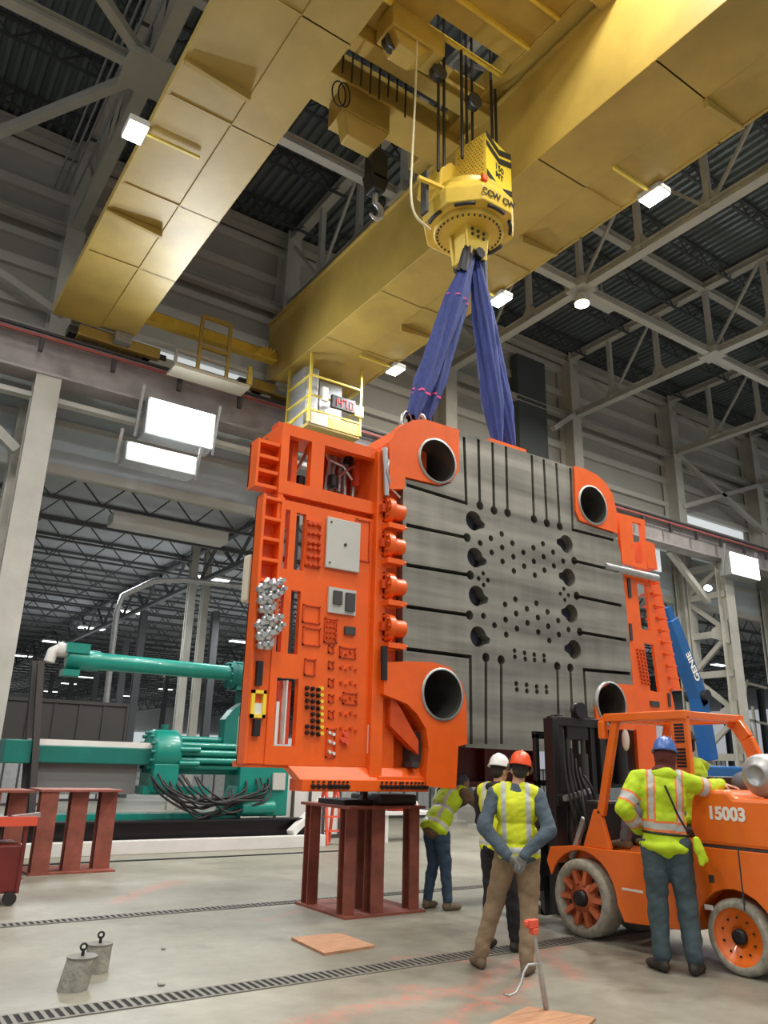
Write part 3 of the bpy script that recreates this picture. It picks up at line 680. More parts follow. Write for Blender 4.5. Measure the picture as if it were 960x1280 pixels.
# hook block
t = thing('hook_block', 'big yellow rotating hook block hung from the crane ropes', 'hook block', (HX, HY, 10.0))
def octa(r, z): return [(HX+r*cos(pi/8+i*pi/4), HY+r*sin(pi/8+i*pi/4), z) for i in range(8)]
m = MB(); m.add(octa(.78, 10.02)+octa(.80, 10.30)+octa(.66, 10.52), [list(range(8))[::-1], list(range(16, 24))]+[(i, (i+1) % 8, 8+(i+1) % 8, 8+i) for i in range(8)]+[(8+i, 8+(i+1) % 8, 16+(i+1) % 8, 16+i) for i in range(8)])
m.build('body', 'crane_yellow_bright', t, bevel=.02)
m = MB(); m.lathe((HX, HY, 9.93), (0, 0, 1), [(0, .56), (.02, .58), (.1, .58)], 40); m.build('slewing_ring', 'crane_yellow_bright', t)
m = MB()
for i in range(36): a = 2*pi*i/36; m.cyl((HX+.52*cos(a), HY+.52*sin(a), 9.905), (HX+.52*cos(a), HY+.52*sin(a), 9.935), .017, n=8)
m.build('ring_bolts', 'steel_dark', t)
m = MB(); m.cyl((HX, HY, 10.50), (HX, HY, 10.61), .62, n=32); m.prism([(HX-.62, HY+.12, 10.6), (HX+.0, HY+.12, 10.6), (HX+.0, HY+.12, 11.3), (HX-.3, HY+.12, 11.3), (HX-.56, HY+.12, 11.0)], (0, .5, 0)); m.build('left_housing', 'crane_yellow_bright', t, bevel=.03)
# perforated cage
cx0, cx1, cy0, cy1, cz0, cz1 = HX-.18, HX+.55, HY-.50, HY+.12, 10.60, 11.60
m = MB(); m.box(cx0+.02, cx1, cy0+.004, cy1, cz0+.003, cz1-.003); m.build('motor_cage', 'crane_yellow_bright', t, bevel=.02)
holes = [(cy0+.06+.058*i+(0.029 if j % 2 else 0), cz0+.06+.056*j) for i in range(14) for j in range(17)]
holes = [h for h in holes if h[0] < cy1-.04]
vs, fs = curve_plate([rect(cy0, cy1, cz0, cz1)]+[circ(a, b, .018, 8) for a, b in holes], .015)
m = MB(); m.add([V(cx0-v.z, v.x, v.y) for v in vs], fs); m.build('perforated_guard', 'crane_yellow_bright', t)
m = MB(); m.box(cx0+.012, cx0+.018, cy0, cy1, cz0, cz1); m.build('guard_backing', 'steel_dark', t)
m = MB(); m.box(cx0, cx1, cy0-.012, cy0-.002, cz0, cz1); m.mi = 1
w_ = cx1-cx0
for zz in (10.66, 11.34, 11.02+.64):
    pass
for zz in (10.70, 11.30, 11.48):
    y = cy0-.016; mx = (cx0+cx1)/2; h = .12
    m.prism([(cx0, y, zz+.05), (mx, y, zz-.1), (mx, y, zz-.1+h), (cx0, y, zz+.05+h)], (0, -.003, 0)); m.prism([(mx, y, zz-.1), (cx1, y, zz+.05), (cx1, y, zz+.05+h), (mx, y, zz-.1+h)], (0, -.003, 0))
put_text(m, '150', .17, (mx, cy0-.016, 11.10), (1, 0, 0), (0, 0, 1), .004); put_text(m, 'MT', .16, (mx, cy0-.016, 10.94), (1, 0, 0), (0, 0, 1), .004)
m.build('chevron_sign', ['decal_yellow', 'decal_black'], t)
for o in list(t.children):
    if o.name.split('.')[0] in ('motor_cage', 'perforated_guard', 'guard_backing', 'chevron_sign', 'left_housing'): o.data.transform(Matrix.Rotation(radians(13), 4, 'Z'))
m = MB()
def on_octa(a0, txt, size, z=10.17):
    c = V(HX+.71*cos(a0), HY+.71*sin(a0), z); xd = V(-sin(a0), cos(a0), 0); n_ = V(cos(a0), sin(a0), -.06).normalized()
    put_text(m, txt, size, c+n_*.035, xd, n_.cross(xd), .004)
on_octa(-pi/2, 'CCW CW', .155); 
for a0 in (-pi*.5, -pi*.25, -pi*.75, pi*.98, pi*.05):
    m.tube([(HX+.69*cos(a0+k*.06), HY+.69*sin(a0+k*.06), 10.0) for k in range(-4, 5)], .032, 6)
build_each(m, 'rotation_mark', 'decal_black', t)
m = MB()
for s in (-1, 1):
    m.prism([(HX-.24, HY+s*.17, 9.95), (HX+.24, HY+s*.17, 9.95), (HX+.19, HY+s*.17, 9.38), (HX-.17, HY+s*.17, 9.38)], (0, s*.06, 0))
m.prism([(HX-.21, HY-.14, 9.95), (HX-.15, HY-.14, 9.95), (HX-.13, HY-.14, 9.4), (HX-.17, HY-.14, 9.4)], (0, .28, 0)); m.box(HX-.17, HY and HX+.17, HY-.16, HY+.16, 9.36, 9.44); m.build('yoke', 'crane_yellow_bright', t, bevel=.01)
m = MB(); m.cyl((HX, HY-.3, 9.42), (HX, HY+.3, 9.42), .09, n=20); m.build('pin', 'black', t)
m = MB(); [m.cyl((HX+dx, HY-.25, 9.86-dz), (HX+dx, HY-.23, 9.86-dz), .028, n=10) for dx in (-.12, 0, .12) for dz in (0, .1)]; m.build('yoke_bolts', 'steel_dark', t)
m = MB(); m.bar((HX-1.12, HY-.1, 10.45), (HX-.6, HY-.1, 10.5), .06); m.build('cable_arm', 'crane_yellow_bright', t); m = MB(); m.box(HX-.92, HX-.87, HY-.05, HY+.1, 9.95, 10.75); m.build('guide_bar', 'steel_dark', t)
m = MB(); m.box(HX-.30, HX-.2, HY-.72, HY-.66, 10.42, 10.52); m.build('orange_plate', 'hat_orange', t)

def ribbed(mb, pts, wa, wb, side, n=36, lobes=7, tw=0.6, amp=.18):
    pts = [Vector(p) for p in pts]; vs = []; fs = []
    for k, p in enumerate(pts):
        a = pts[max(0, k-1)]; b = pts[min(len(pts)-1, k+1)]; d = (b-a).normalized(); u = (Vector(side)-d*d.dot(Vector(side))).normalized(); w = d.cross(u)
        for i in range(n):
            t_ = 2*pi*i/n; f_ = 1+amp*sin(lobes*t_+tw*k)
            vs.append(p+u*cos(t_)*wa[k]*f_+w*sin(t_)*wb[k]*f_)
    for k in range(len(pts)-1):
        for i in range(n): j = (i+1) % n; fs.append((k*n+i, k*n+j, (k+1)*n+j, (k+1)*n+i))
    return mb.add(vs, fs, True)
def interp(a, b, n, sag=0.0):
    a = Vector(a); b = Vector(b); out = []
    for i in range(n+1): t_ = i/n; p = a.lerp(b, t_); p.z -= sag*4*t_*(1-t_); out.append(p)
    return out
P0 = (HX-.02, HY-.12, 9.42)
slings = [((HX-.08, HY-.14, 9.4), at(514, 524, 7.75), .13, .10, 'outer left blue round sling running to the silver shackle'), ((HX-.02, HY-.05, 9.38), at(531, 527, 7.9), .12, .10, 'inner left blue round sling beside the outer one'),
          ((HX+.05, HY-.12, 9.38), at(622, 556, 7.9), .13, .11, 'left strand of the right blue slings, going behind the steel face'), ((HX+.12, HY, 9.4), at(639, 566, 8.05), .13, .11, 'right strand of the right blue slings, going behind the steel face')]
for i, (a, b, wa, wb, lab) in enumerate(slings):
    pts = interp(a, b, 14, .0); n_ = len(pts)
    A = [wa*(.55+.6*min(1, k/4)) * (1 if k < n_-3 else (1-.18*(k-n_+4))) for k in range(n_)]; B = [wb*(.6+.4*min(1, k/4)) for k in range(n_)]
    m = MB(); ribbed(m, pts, A, B, (.8, -.6, 0), lobes=6+i); s_ = m.build('lifting_sling', 'sling_blue'); tag(s_, lab, 'lifting sling', 'blue round slings')
    if i < 2:
        m = MB(); k = n_-3; ribbed(m, [pts[k].lerp(pts[k+1], .1), pts[k].lerp(pts[k+1], .22)], [A[k]*1.04]*2, [B[k]*1.06]*2, (.8, -.6, 0), lobes=6+i, tw=.6)
        ribbed(m, [pts[4].lerp(pts[5], .1), pts[4].lerp(pts[5], .17)], [A[4]*1.04]*2, [B[4]*1.06]*2, (.8, -.6, 0), lobes=6+i, tw=.6); m.build('pink_tag', 'pink', s_)
m = MB(); ribbed(m, interp((HX-.12, HY-.15, 9.5), (HX-.3, HY-.2, 8.95), 5), [.10]*6, [.08]*6, (1, 0, 0)); ribbed(m, interp((HX+.14, HY-.12, 9.5), (HX+.2, HY-.1, 8.3), 5), [.11]*6, [.08]*6, (1, 0, 0), lobes=5)
tag(m.build('sling_sleeve', 'sling_black'), 'black protective sleeves of the slings under the yoke', 'sling sleeve')

# operator platform with load display hanging at the end of the right girder
PX, PY = 9.35, 16.0
t = thing('crane_platform', 'yellow railed platform with a red load display under the right girder', 'platform', (PX, PY, 9.6))
x0, x1, y0, y1, z0 = 8.2, 9.7, 15.6, 16.8, 9.60
m = MB(); m.box(x0, x1, y0, y1, z0-.08, z0); m.build('floor_plate', 'crane_yellow', t)
m = MB()
for x, y in ((x0, y0), (x1, y0), (x0, y1), (x1, y1)): m.bar((x, y, z0), (x, y, 11.5), .06)
for z in (9.95, 10.35, 10.9):
    for a, b in (((x0, y0), (x1, y0)), ((x0, y0), (x0, y1)), ((x1, y0), (x1, y1))): m.bar((*a, z), (*b, z), .045)
m.bar((x0, y0, z0-.5), (x0, y1+.6, z0-.1), .05); m.bar((x0, y0, z0+.4), (x0, y1+1.2, z0+.1), .05)
m.build('railing', 'yellow_rail', t)
m = MB(); m.box(x0+.55, x1-.05, y0-.03, y0, z0-.02, z0+.28); m.build('toe_board', 'crane_yellow_bright', t); m = MB(); m.box(x0+.05, x0+.54, y0-.03, y0, z0-.02, z0+.28); m.build('pale_panel', 'cream', t)
m = MB(); m.box(x0+.02, x0+.4, y0+.3, y1, z0, 11.3); m.box(x0+.7, x1-.1, y0+.8, y1, z0, 11.3); m.build('control_cabinet', 'galv', t, bevel=.02)
m = MB(); m.box(8.78, 9.48, y0-.12, y0-.02, 10.13, 10.48); m.build('display_case', 'black', t, bevel=.01)
def seg7(mb, ch, cx, cz, y, w=.10, h=.19, th=.022):
    on = {'0': 'abcdef', '1': 'bc', '4': 'bcfg', '7': 'abc', '.': ''}[ch]; x0_, x1_ = cx-w/2, cx+w/2
    S_ = {'a': (x0_, x1_, cz+h/2, 0), 'g': (x0_, x1_, cz, 0), 'd': (x0_, x1_, cz-h/2, 0)}
    for k in on:
        if k in S_: mb.box(x0_, x1_, y, y+.01, S_[k][2]-th/2, S_[k][2]+th/2)
        else:
            xx = x1_ if k in 'bc' else x0_; za, zb_ = (cz, cz+h/2) if k in 'bf' else (cz-h/2, cz); mb.box(xx-th/2, xx+th/2, y, y+.01, za, zb_)
    if ch == '.': mb.box(cx-.015, cx+.015, y, y+.01, cz-h/2-.01, cz-h/2+.02)
m = MB()
for ch, cx in (('1', 8.88), ('4', 9.02), ('7', 9.16), ('.', 9.25), ('0', 9.36)): seg7(m, ch, cx, 10.30, y0-.135)
m.build('display_digits', 'digit_red', t)
m = MB(); m.box(8.52, 8.68, y0-.1, y0-.02, 10.25, 10.62); m.build('speaker_box', 'white_paint', t)
m = MB(); m.box(9.5, 9.75, y0-.08, y0-.04, 10.1, 10.4); m.build('yellow_plate', 'crane_yellow_bright', t)
m = MB(); m.ell((8.62, 16.9, 12.35), (.06, .03, .14)); tag(m.build('beacon', 'digit_red'), 'small red beacon glowing on the end of the right girder', 'beacon')

# ------------------------------------------------------------------ lifted die casting machine platen
YF = 7.40
def P2(x, y, Y=YF): p = at(x, y, Y); return (p.x, p.z)
mach = thing('machine_platen', 'huge orange machine frame with a slotted grey steel face hanging from blue slings', 'machine', (7.3, YF, 1.3))
def part(name, mb, m, parent=None, label=None, **k):
    o = mb.build(name, m, parent or mach, **k)
    if label: o['label'] = label
    return o
tb = {'TL': at(545, 577, YF), 'TR': at(739, 632, YF), 'BL': at(551, 868, YF), 'BR': at(762, 880, YF)}
RH = .305
# steel face with slots and bores
outer = [P2(*p) for p in ((504, 598), (503, 720), (504, 828), (540, 829), (561, 836), (576, 855), (581, 877), (582, 934), (700, 940), (746, 944), (744, 880), (749, 862), (760, 855), (791, 857), (784, 770), (775, 687), (768, 667), (742, 659), (722, 651), (717, 621), (716, 584), (650, 563), (573, 539), (573, 590), (563, 604), (548, 608))]
def slot(a, b, w=.047, rb=.062, side=1):
    """open slot a->b in world XZ, rounded bulb at b"""
    ax, az = a; bx, bz = b; L = sqrt((bx-ax)**2+(bz-az)**2); dx, dz = (bx-ax)/L, (bz-az)/L; nx, nz = -dz, dx
    pts = [(ax+nx*w/2, az+nz*w/2), (ax-nx*w/2, az-nz*w/2)]
    ph0 = math.asin(w/2/rb); k = 14; base = atan2(dz, dx)+pi
    for i in range(k+1):
        t_ = base+ph0+(2*pi-2*ph0)*i/k; pts.append((bx+rb*cos(t_), bz+rb*sin(t_)))
    return pts
slots = []
for a, b in (((598, 549), (600, 632)), ((615.6, 553), (617.6, 638)), ((632.5, 558), (634.5, 641)), ((664.7, 569), (667.5, 649)), ((679.7, 574), (683.7, 654)), ((695.3, 579), (699.7, 658)),
             ((508, 656), (584, 672)), ((508, 706), (588, 719)), ((508, 758), (587, 769)), ((607.5, 930), (607.5, 822)), ((627, 930), (626.5, 825)), ((699, 936), (696.7, 833)), ((717, 938), (713, 835)),
             ((783, 800), (725, 790)), ((773, 714), (718, 701)), ((777, 757), (721, 745))):
    slots.append(slot(P2(*a), P2(*b)))
def ell_slot(pts, w=.047):
    """bent slot through three points"""
    a, b, c = [Vector(P2(*p)) for p in pts]; d1 = (b-a).normalized(); d2 = (c-b).normalized(); n1 = Vector((-d1.y, d1.x)); n2 = Vector((-d2.y, d2.x))
    h = w/2; s = 1/(1+n1.dot(n2)); mm = (n1+n2)*s
    return [tuple(a+n1*h), tuple(b+mm*h), tuple(c+n2*h), tuple(c-n2*h), tuple(b-mm*h), tuple(a-n1*h)]
for p in (((508, 606), (583, 629), (580, 546)), ((713, 585), (716, 662), (767, 675)), ((508, 811), (588, 821), (589, 930)), ((788, 842), (730, 837), (735, 925))): slots.append(ell_slot(p))
big = [(592, 651), (594, 697), (596, 745), (598, 796)]; bigR = [(708, 680), (711, 722), (714, 767), (718, 812)]
holes = []
for x, y in big+bigR:
    cx, cz = P2(x, y); r = .133; side = 1 if x < 650 else -1; c = []
    for i in range(24):
        t_ = 2*pi*i/24; px_, pz_ = cx+r*cos(t_), cz+r*sin(t_)
        if abs(((t_-(-.25 if side > 0 else pi+.0)+pi) % (2*pi))-pi) < .30: px_ += side*.065
        c.append((px_, pz_))
    holes.append(c)
C3 = [(215,408),(172,425),(129,444),(258,445),(217,462),(175,482),(302,482),(342,463),(380,447),(262,499),(219,518),(383,499),(344,518),(305,537),(264,556),(421,481),(461,517),(424,536),(386,553),(348,573),(270,669),(354,685),(229,690),(142,736)]
small3 = [(141,566),(123,586),(160,593),(143,612),(464,628),(450,647),(482,653),(468,672)]
C4 = [(105,22),(140,52),(173,35),(205,17),(237,3),(175,80),(207,62),(239,45),(270,29),(299,12),(271,72),(301,55),(331,38),(304,98),(333,80),(362,65)]
C4 = [c for c in C4 if c not in ((105, 22),)]
pair = [(200,128),(230,135),(259,140),(288,143),(201,147),(232,153),(260,156),(289,158),(205,227),(236,231),(266,236),(295,237),(207,245),(237,249),(267,251),(296,252)]
sm = [(P2(560+a/3.2, 540+b/3.2), .042) for a, b in C3]+[(P2(560+a/2.4, 760+b/2.4), .042) for a, b in C4]+[(P2(560+a/3.2, 540+b/3.2), .032) for a, b in small3]+[(P2(560+a/2.4, 760+b/2.4), .034) for a, b in pair]
holes += [circ(c[0], c[1], r, 12) for c, r in sm]
m = MB(); xz_plate(m, [outer]+slots+holes, YF, YF+.16)
face = part('steel_face', m, 'machined', label='grey machined steel face with slots and bores')
m = MB()
bx = [p[0] for p in outer]; bz = [p[1] for p in outer]
o2 = [(x+(.03 if x < 7.3 else -.03), z+(.03 if z < 3.8 else -.03)) for x, z in outer]
xz_plate(m, [o2]+[circ(tb[k].x, tb[k].z, RH+.02, 28) for k in ()], YF+.16, YF+.3); part('slot_backing', m, 'black')
# bore liners
for (x, y) in big+bigR:
    cx, cz = P2(x, y); m = MB(); m.lathe((cx, YF+.14, cz), (0, 1, 0), [(0, .10), (0, .115), (.01, .12)], 24); part('bore', m, mat('bore_blue', (.03, .035, .06), .4) if 'bore_blue' not in MT else MT['bore_blue'])
    MT.setdefault('bore_blue', bpy.data.materials['bore_blue'])
# corner ears with the tie bar openings
ears = {
 'TL': [(485, 612), (485, 553), (496, 536), (514, 526), (530, 525), (572, 538), (572, 590), (562, 603), (548, 607), (505, 597), (504, 612)],
 'TR': [(716, 583), (730, 587), (744, 594), (756, 605), (764, 619), (769, 640), (770, 667), (742, 658), (723, 651), (718, 640)],
 'BL': [(505, 827), (540, 828), (561, 835), (576, 855), (581, 877), (582, 930), (571, 933), (568, 986), (531, 983), (531, 967), (534, 935), (531, 912), (520, 893), (507, 880), (478, 868), (478, 828)],
 'BR': [(743, 885), (748, 862), (760, 854), (793, 857), (797, 868), (798, 912), (752, 912), (744, 905)]}
names = {'TL': 'upper left', 'TR': 'upper right', 'BL': 'lower left', 'BR': 'lower right'}
for k, pl in ears.items():
    c = tb[k]; lp = [P2(*p) for p in pl]
    m = MB()
    xz_plate(m, [lp, circ(c.x, c.z, RH, 36)], YF-.03, YF+.62); e = part('corner_ear', m, 'orange', bevel=.012)
    m = MB(); vs = []
    m.lathe((c.x, YF-.045, c.z), (0, 1, 0), [(0, RH-.022), (0, RH+.004), (.05, RH+.004)], 40)
    m.v = m.v; part('bore_ring', m, 'galv', e)
    # hollow liner
    m = MB(); vs = []; fs = []; n_ = 40
    for y_, r in ((YF-.045, RH-.022), (YF+.85, RH-.022)):
        for i in range(n_): t_ = 2*pi*i/n_; vs.append((c.x+r*cos(t_), y_, c.z+r*sin(t_)))
    for i in range(n_): j = (i+1) % n_; fs.append((i, n_+i, n_+j, j))
    m.add(vs, fs, True); m.cyl((c.x, YF+.86, c.z), (c.x, YF+.9, c.z), RH, n=32); part('bore_liner', m, 'bore_steel', e)
# cut openings of the ring caps: rings are rebuilt as flat annuli
for o in [o for o in bpy.data.objects if o.name.startswith('bore_ring')]:
    bm = bmesh.new(); bm.from_mesh(o.data); bmesh.ops.delete(bm, geom=[f_ for f_ in bm.faces if len(f_.verts) > 8], context='FACES'); bm.to_mesh(o.data); bm.free()
# heavy body behind the face
m = MB(); m.box(5.45, 9.2, YF+.9, YF+1.25, 1.95, 5.55); m.box(5.7, 8.9, YF+.3, YF+.9, 2.85, 4.95); part('rear_body', m, 'orange_dark')
# left edge cheek next to the face, with stepped foot
m = MB(); L0 = P2(478, 700)[0]; L1 = P2(504, 700)[0]
m.box(L0+.12, L1, YF+.12, YF+.9, 1.5, 5.55); part('cheek', m, 'orange', bevel=.01)
m = MB(); a = P2(465, 985); b = P2(535, 985)
m.box(a[0], a[0]+.16, YF+.05, YF+.5, 1.40, 5.3); part('edge_column', m, 'orange', bevel=.01)
m = MB(); m.box(a[0]+.16, b[0], YF+.25, YF+.9, 1.40, 2.3); m.box(a[0]+.1, b[0], YF+.02, YF+.9, 1.37, 1.46); part('foot_box', m, 'orange', bevel=.01)
m = MB(); m.box(5.50, 5.72, YF+.1, YF+.24, 1.62, 1.95); m.box(5.46, 5.56, YF+.0, YF+.2, 1.56, 1.62); part('foot_shade', m, 'steel_dark')  # solid dark blocks stand in for shade inside the hollows of the foot
m = MB(); m.prism([(5.16, YF+.02, 2.35), (5.30, YF+.02, 2.2), (5.56, YF+.02, 1.85), (5.56, YF+.02, 1.70), (5.16, YF+.02, 2.0)], (0, .12, 0)); part('foot_web', m, 'orange_dark')  # darker orange puts the shade of the hollow into the web's colour
# underside manifold with rows of ports
m = MB(); x0 = P2(378, 975)[0]; x1 = P2(536, 980)[0]; m.box(x0, x1, YF+.0, YF+.28, 1.30, 1.42); m.prism([(x0-.12, YF+.12, 1.55), (x0, YF+.02, 1.40), (x1, YF+.02, 1.40), (x1, YF+.12, 1.55)], (0, .16, 0)); mani = part('underside_manifold', m, 'orange', bevel=.008)
m = MB()
for xs, nn in (((391, 411), 4), ((413, 434), 5), ((477, 500), 5), ((503, 514), 3), ((519, 532), 4)):
    for i in range(nn):
        x = P2(xs[0]+(xs[1]-xs[0])*i/(nn-1), 977)[0]; m.cyl((x, YF-.03, 1.345), (x, YF+.0, 1.355), .024, n=10); m.cyl((x, YF-.02, 1.395), (x, YF+.0, 1.395), .012, n=8)
part('port_row', m, 'black', mani)

# ---- hydraulic cylinders between panel and face
for i, (x, y) in enumerate([(489, 639), (488, 682), (489, 733), (489, 785)]):
    c = at(x, y, YF+.05); m = MB(); m.cyl((c.x-.1, YF+.05, c.z), (c.x-.02, YF+.05, c.z), .155, n=24); m.cyl((c.x-.02, YF+.05, c.z), (c.x+.16, YF+.05, c.z), .105, n=24); m.box(c.x-.12, c.x+.02, YF+.05, YF+.4, c.z-.16, c.z+.16)
    h = part('core_cylinder', m, 'orange')
    m = MB()
    for k in range(8): t_ = 2*pi*k/8; m.cyl((c.x-.13, YF+.05+.12*cos(t_), c.z+.12*sin(t_)), (c.x-.1, YF+.05+.12*cos(t_), c.z+.12*sin(t_)), .022, n=8)
    m.box(c.x-.17, c.x-.12, YF-.02, YF+.12, c.z-.05, c.z+.05); part('flange_bolts', m, 'orange_dark', h)
    m = MB(); m.cyl((c.x+.02, YF-.06, c.z-.2), (c.x+.15, YF-.06, c.z-.22), .02, n=8); m.box(c.x-.12, c.x+.12, YF-.08, YF+.05, c.z-.25, c.z-.19); part('bracket', m, 'orange', h)
m = MB(); a = at(480, 808, YF-.02); b = at(480, 850, YF-.02); m.cyl(a, b, .04, n=16); part('damper', m, 'black', label='short black upright cylinder')
m = MB(); a = at(481, 560, YF); b = at(483, 620, YF); m.cyl(a, b, .035, n=14); m.tube([at(487, 570, YF), at(484, 590, YF-.05), at(490, 612, YF), at(500, 622, YF)], .015, 6); part('pipe_stub', m, 'silver')

# ---- left service panel
YP = 7.52
def Q(x, y, Y=YP): p = at(x, y, Y); return (p.x, p.z)
def quad(x0, y0, x1, y1, sl=.16): # upright px box; top edges follow the panel's slope
    a = Q(x0, y0); b = Q(x1, y1); return rect(a[0], b[0], min(a[1], b[1]), max(a[1], b[1]))
def zr(x0, ya, x1, yb, Y=YP):
    """rect whose left-top px corner is x0,ya and left-bottom is yb"""
    l = Q(x0, (ya+yb)/2, Y)[0]; r = Q(x1, (ya+yb)/2+(x1-x0)*.1, Y)[0]; t_ = Q(x0, ya, Y)[1]; b = Q(x0, yb, Y)[1]; return rect(l, r, b, t_)
xL = Q(346, 780)[0]-.02; xR = Q(472, 800)[0]; zT = Q(352, 624)[1]; zB = Q(300, 955)[1]
xO = Q(309, 880)[0]
openA = zr(355, 636, 361, 711); openB = zr(369, 640, 381, 712); openC = zr(362, 737, 374, 817); openC2 = zr(347, 742, 353, 815); openD = zr(344, 846, 371, 932)
xm = Q(345, 780)[0]
m = MB(); xz_plate(m, [rect(xm, xR, zB, zT), openA, openB, openC, openC2, openD], YP, YP+.08); m.box(xm-.02, xR+.02, YP+.02, YP+.26, zT-.05, zT+.012); m.box(xO+.02, xR-.01, YP+.02, YP+.3, zB-.03, zB+.03)
panel = part('service_panel', m, 'orange', bevel=.006)
# inner bars and ribs behind the openings
m = MB(); xx = (openD[0][0]+openD[1][0])/2
m.box(openD[0][0]+.01, openD[0][0]+.045, YP-.0, YP+.2, openD[0][1]+.01, openD[2][1]-.25); m.box(xx, xx+.015, YP+.02, YP+.2, openD[0][1]+.02, openD[2][1]-.02); part('rail_guide', m, 'white_paint', panel)
m = MB(); m.box(openD[0][0]+.1, openD[1][0]-.02, YP+.12, YP+.22, openD[0][1]+.02, openD[2][1]-.02); part('inner_channel', m, 'red_tool', panel)
m = MB(); 
for o_ in (openB, openC): m.box((o_[0][0]+o_[1][0])/2-.01, (o_[0][0]+o_[1][0])/2+.03, YP+.1, YP+.16, o_[0][1], o_[2][1])
part('inner_rod', m, 'steel_dark', panel)
# outer ribbed column (ladder of pockets)
m = MB(); m.box(xO, xm, YP+.14, YP+.17, zB, zT+.02); m.box(xO, xO+.035, YP-.02, YP+.17, zB, zT+.02); m.box(xm-.035, xm, YP-.02, YP+.17, zB, zT+.02)
zz = zT; 
for i in range(6): m.box(xO+.004, xm-.004, YP-.015, YP+.15, zz-.04, zz-.002); zz -= .235
m.box(xO+.005, xm-.005, YP+.0, YP+.1, zB+.004, zB+1.35)
col = part('pocket_column', m, 'orange', bevel=.006)
# upper frame
uo = [Q(352, 527), Q(478, 549), Q(478, 632), Q(350, 612)]
ux0, ux1 = Q(351, 570)[0], Q(478, 590)[0]; uz1, uz0 = Q(351, 527)[1], Q(351, 616)[1]
o1 = rect(ux0+.1, Q(389, 575)[0], uz0+.16, uz1-.14); o2_ = rect(Q(405, 580)[0], Q(470, 590)[0], uz0+.16, uz1-.14)
m = MB(); xz_plate(m, [rect(ux0, ux1, uz0, uz1), o1, o2_], YP, YP+.10); m.box(ux0+.004, ux1-.004, YP+.004, YP+.55, uz1-.05, uz1-.004); m.box(ux1-.1, ux1+.05, YP+.006, YP+.6, uz0-.5, uz1-.008)
m.box(ux0+.006, ux0+.07, YP+.007, YP+.4, uz0-.3, uz1-.010); m.box(Q(375, 570)[0], Q(382, 570)[0], YP+.2, YP+.3, uz0-.3, uz1); m.box(ux0+.01, ux1-.01, YP+.11, YP+.3, zT+.005, zT+.08)
upf = part('upper_frame', m, 'orange', bevel=.008)
m = MB(); w0, w1 = Q(322, 575)[0], ux0; wz0, wz1 = Q(324, 603)[1], Q(326, 548)[1]
m.box(w0, w1, YP+.2, YP+.23, wz0, wz1); 
for i in range(4): z_ = wz0+(wz1-wz0)*i/3; m.box(w0+.004, w1-.004, YP+.025, YP+.22, z_-.03, z_+.01)
m.box(w0, w0+.03, YP+.02, YP+.235, wz0-.035, wz1+.015); part('wing_box', m, 'orange', upf)
# machinery behind the upper frame
m = MB(); rr_ = random.Random(11)
for i in range(7):
    a = at(408+i*8, 560+rr_.random()*12, YP+.45); b = at(404+i*9, 628+rr_.random()*8, YP+.4)
    mid = (a+b)/2+V(.12*(rr_.random()-.5), 0, .1); m.tube([a, a.lerp(mid, .5)+V(.04, 0, .02), mid, b], .028, 8)
part('grey_hose', m, 'galv', upf)
m = MB()
for a, b in (((412, 575), (440, 600)), ((440, 560), (468, 600)), ((418, 600), (450, 580)), ((370, 590), (385, 560)), ((362, 545), (364, 612))):
    m.tube([at(*a, YP+.38), (at(*a, YP+.38)+at(*b, YP+.38))/2+V(.03, 0, .06), at(*b, YP+.38)], .024, 8)
part('silver_pipe', m, 'silver', upf)
m = MB(); a = at(425, 585, YP+.5); m.box(a.x-.25, a.x+.45, YP+.55, YP+.8, a.z-.35, a.z+.3); m.cyl((a.x+.2, YP+.4, a.z-.25), (a.x+.2, YP+.4, a.z+.3), .07, n=16); m.box(a.x-.9, a.x-.7, YP+.5, YP+.7, a.z-.5, a.z+.4); m.bar((a.x-.2, YP+.42, a.z+.3), (a.x+.55, YP+.42, a.z-.1), .09)
part('valve_block', m, 'orange_dark', upf)
m = MB()
for p, rr__ in (((416, 602), .07), ((365, 595), .05), ((436, 572), .06), ((420, 622), .05), ((455, 612), .04), ((375, 603), .06)):
    c = at(*p, YP+.36); m.cyl((c.x, c.y, c.z-.07), (c.x, c.y, c.z+.07), rr__, n=14)
m.box(Q(405, 620)[0], Q(440, 620)[0], YP+.25, YP+.5, zT+.05, zT+.14)
part('black_coupling', m, 'black', upf)
# control doors and plates
m = MB(); r_ = zr(408, 645, 450, 709, YP-.03); m.box(r_[0][0], r_[1][0], YP-.04, YP, r_[0][1], r_[2][1]); dr = part('cabinet_door', m, 'grey_box', label='white grey cabinet door', bevel=.01)
m = MB(); c = ((r_[0][0]+r_[1][0])/2, (r_[0][1]+r_[2][1])/2); m.cyl((c[0]+.02, YP-.05, c[1]), (c[0]+.02, YP-.04, c[1]), .02, n=12)
for dx, dz in ((.05, .06), (.05, -.06)): m.cyl((r_[0][0]+.05, YP-.05, (r_[2][1] if dz < 0 else r_[0][1])+dz), (r_[0][0]+.05, YP-.04, (r_[2][1] if dz < 0 else r_[0][1])+dz), .012, n=8)
part('latch', m, 'steel_dark', dr)
m = MB(); r_ = zr(411, 733, 445, 765, YP-.03); m.box(r_[0][0], r_[1][0], YP-.03, YP, r_[0][1], r_[2][1]); mb_ = part('module_box', m, 'grey_box', label='pale plate with two dark modules')
m = MB(); w_ = r_[1][0]-r_[0][0]; m.box(r_[0][0]+w_*.15, r_[0][0]+w_*.45, YP-.06, YP-.03, r_[0][1]+.1, r_[2][1]-.04); m.box(r_[0][0]+w_*.6, r_[0][0]+w_*.93, YP-.06, YP-.03, r_[0][1]+.04, r_[0][1]+.25); part('module', m, 'steel_dark', mb_)
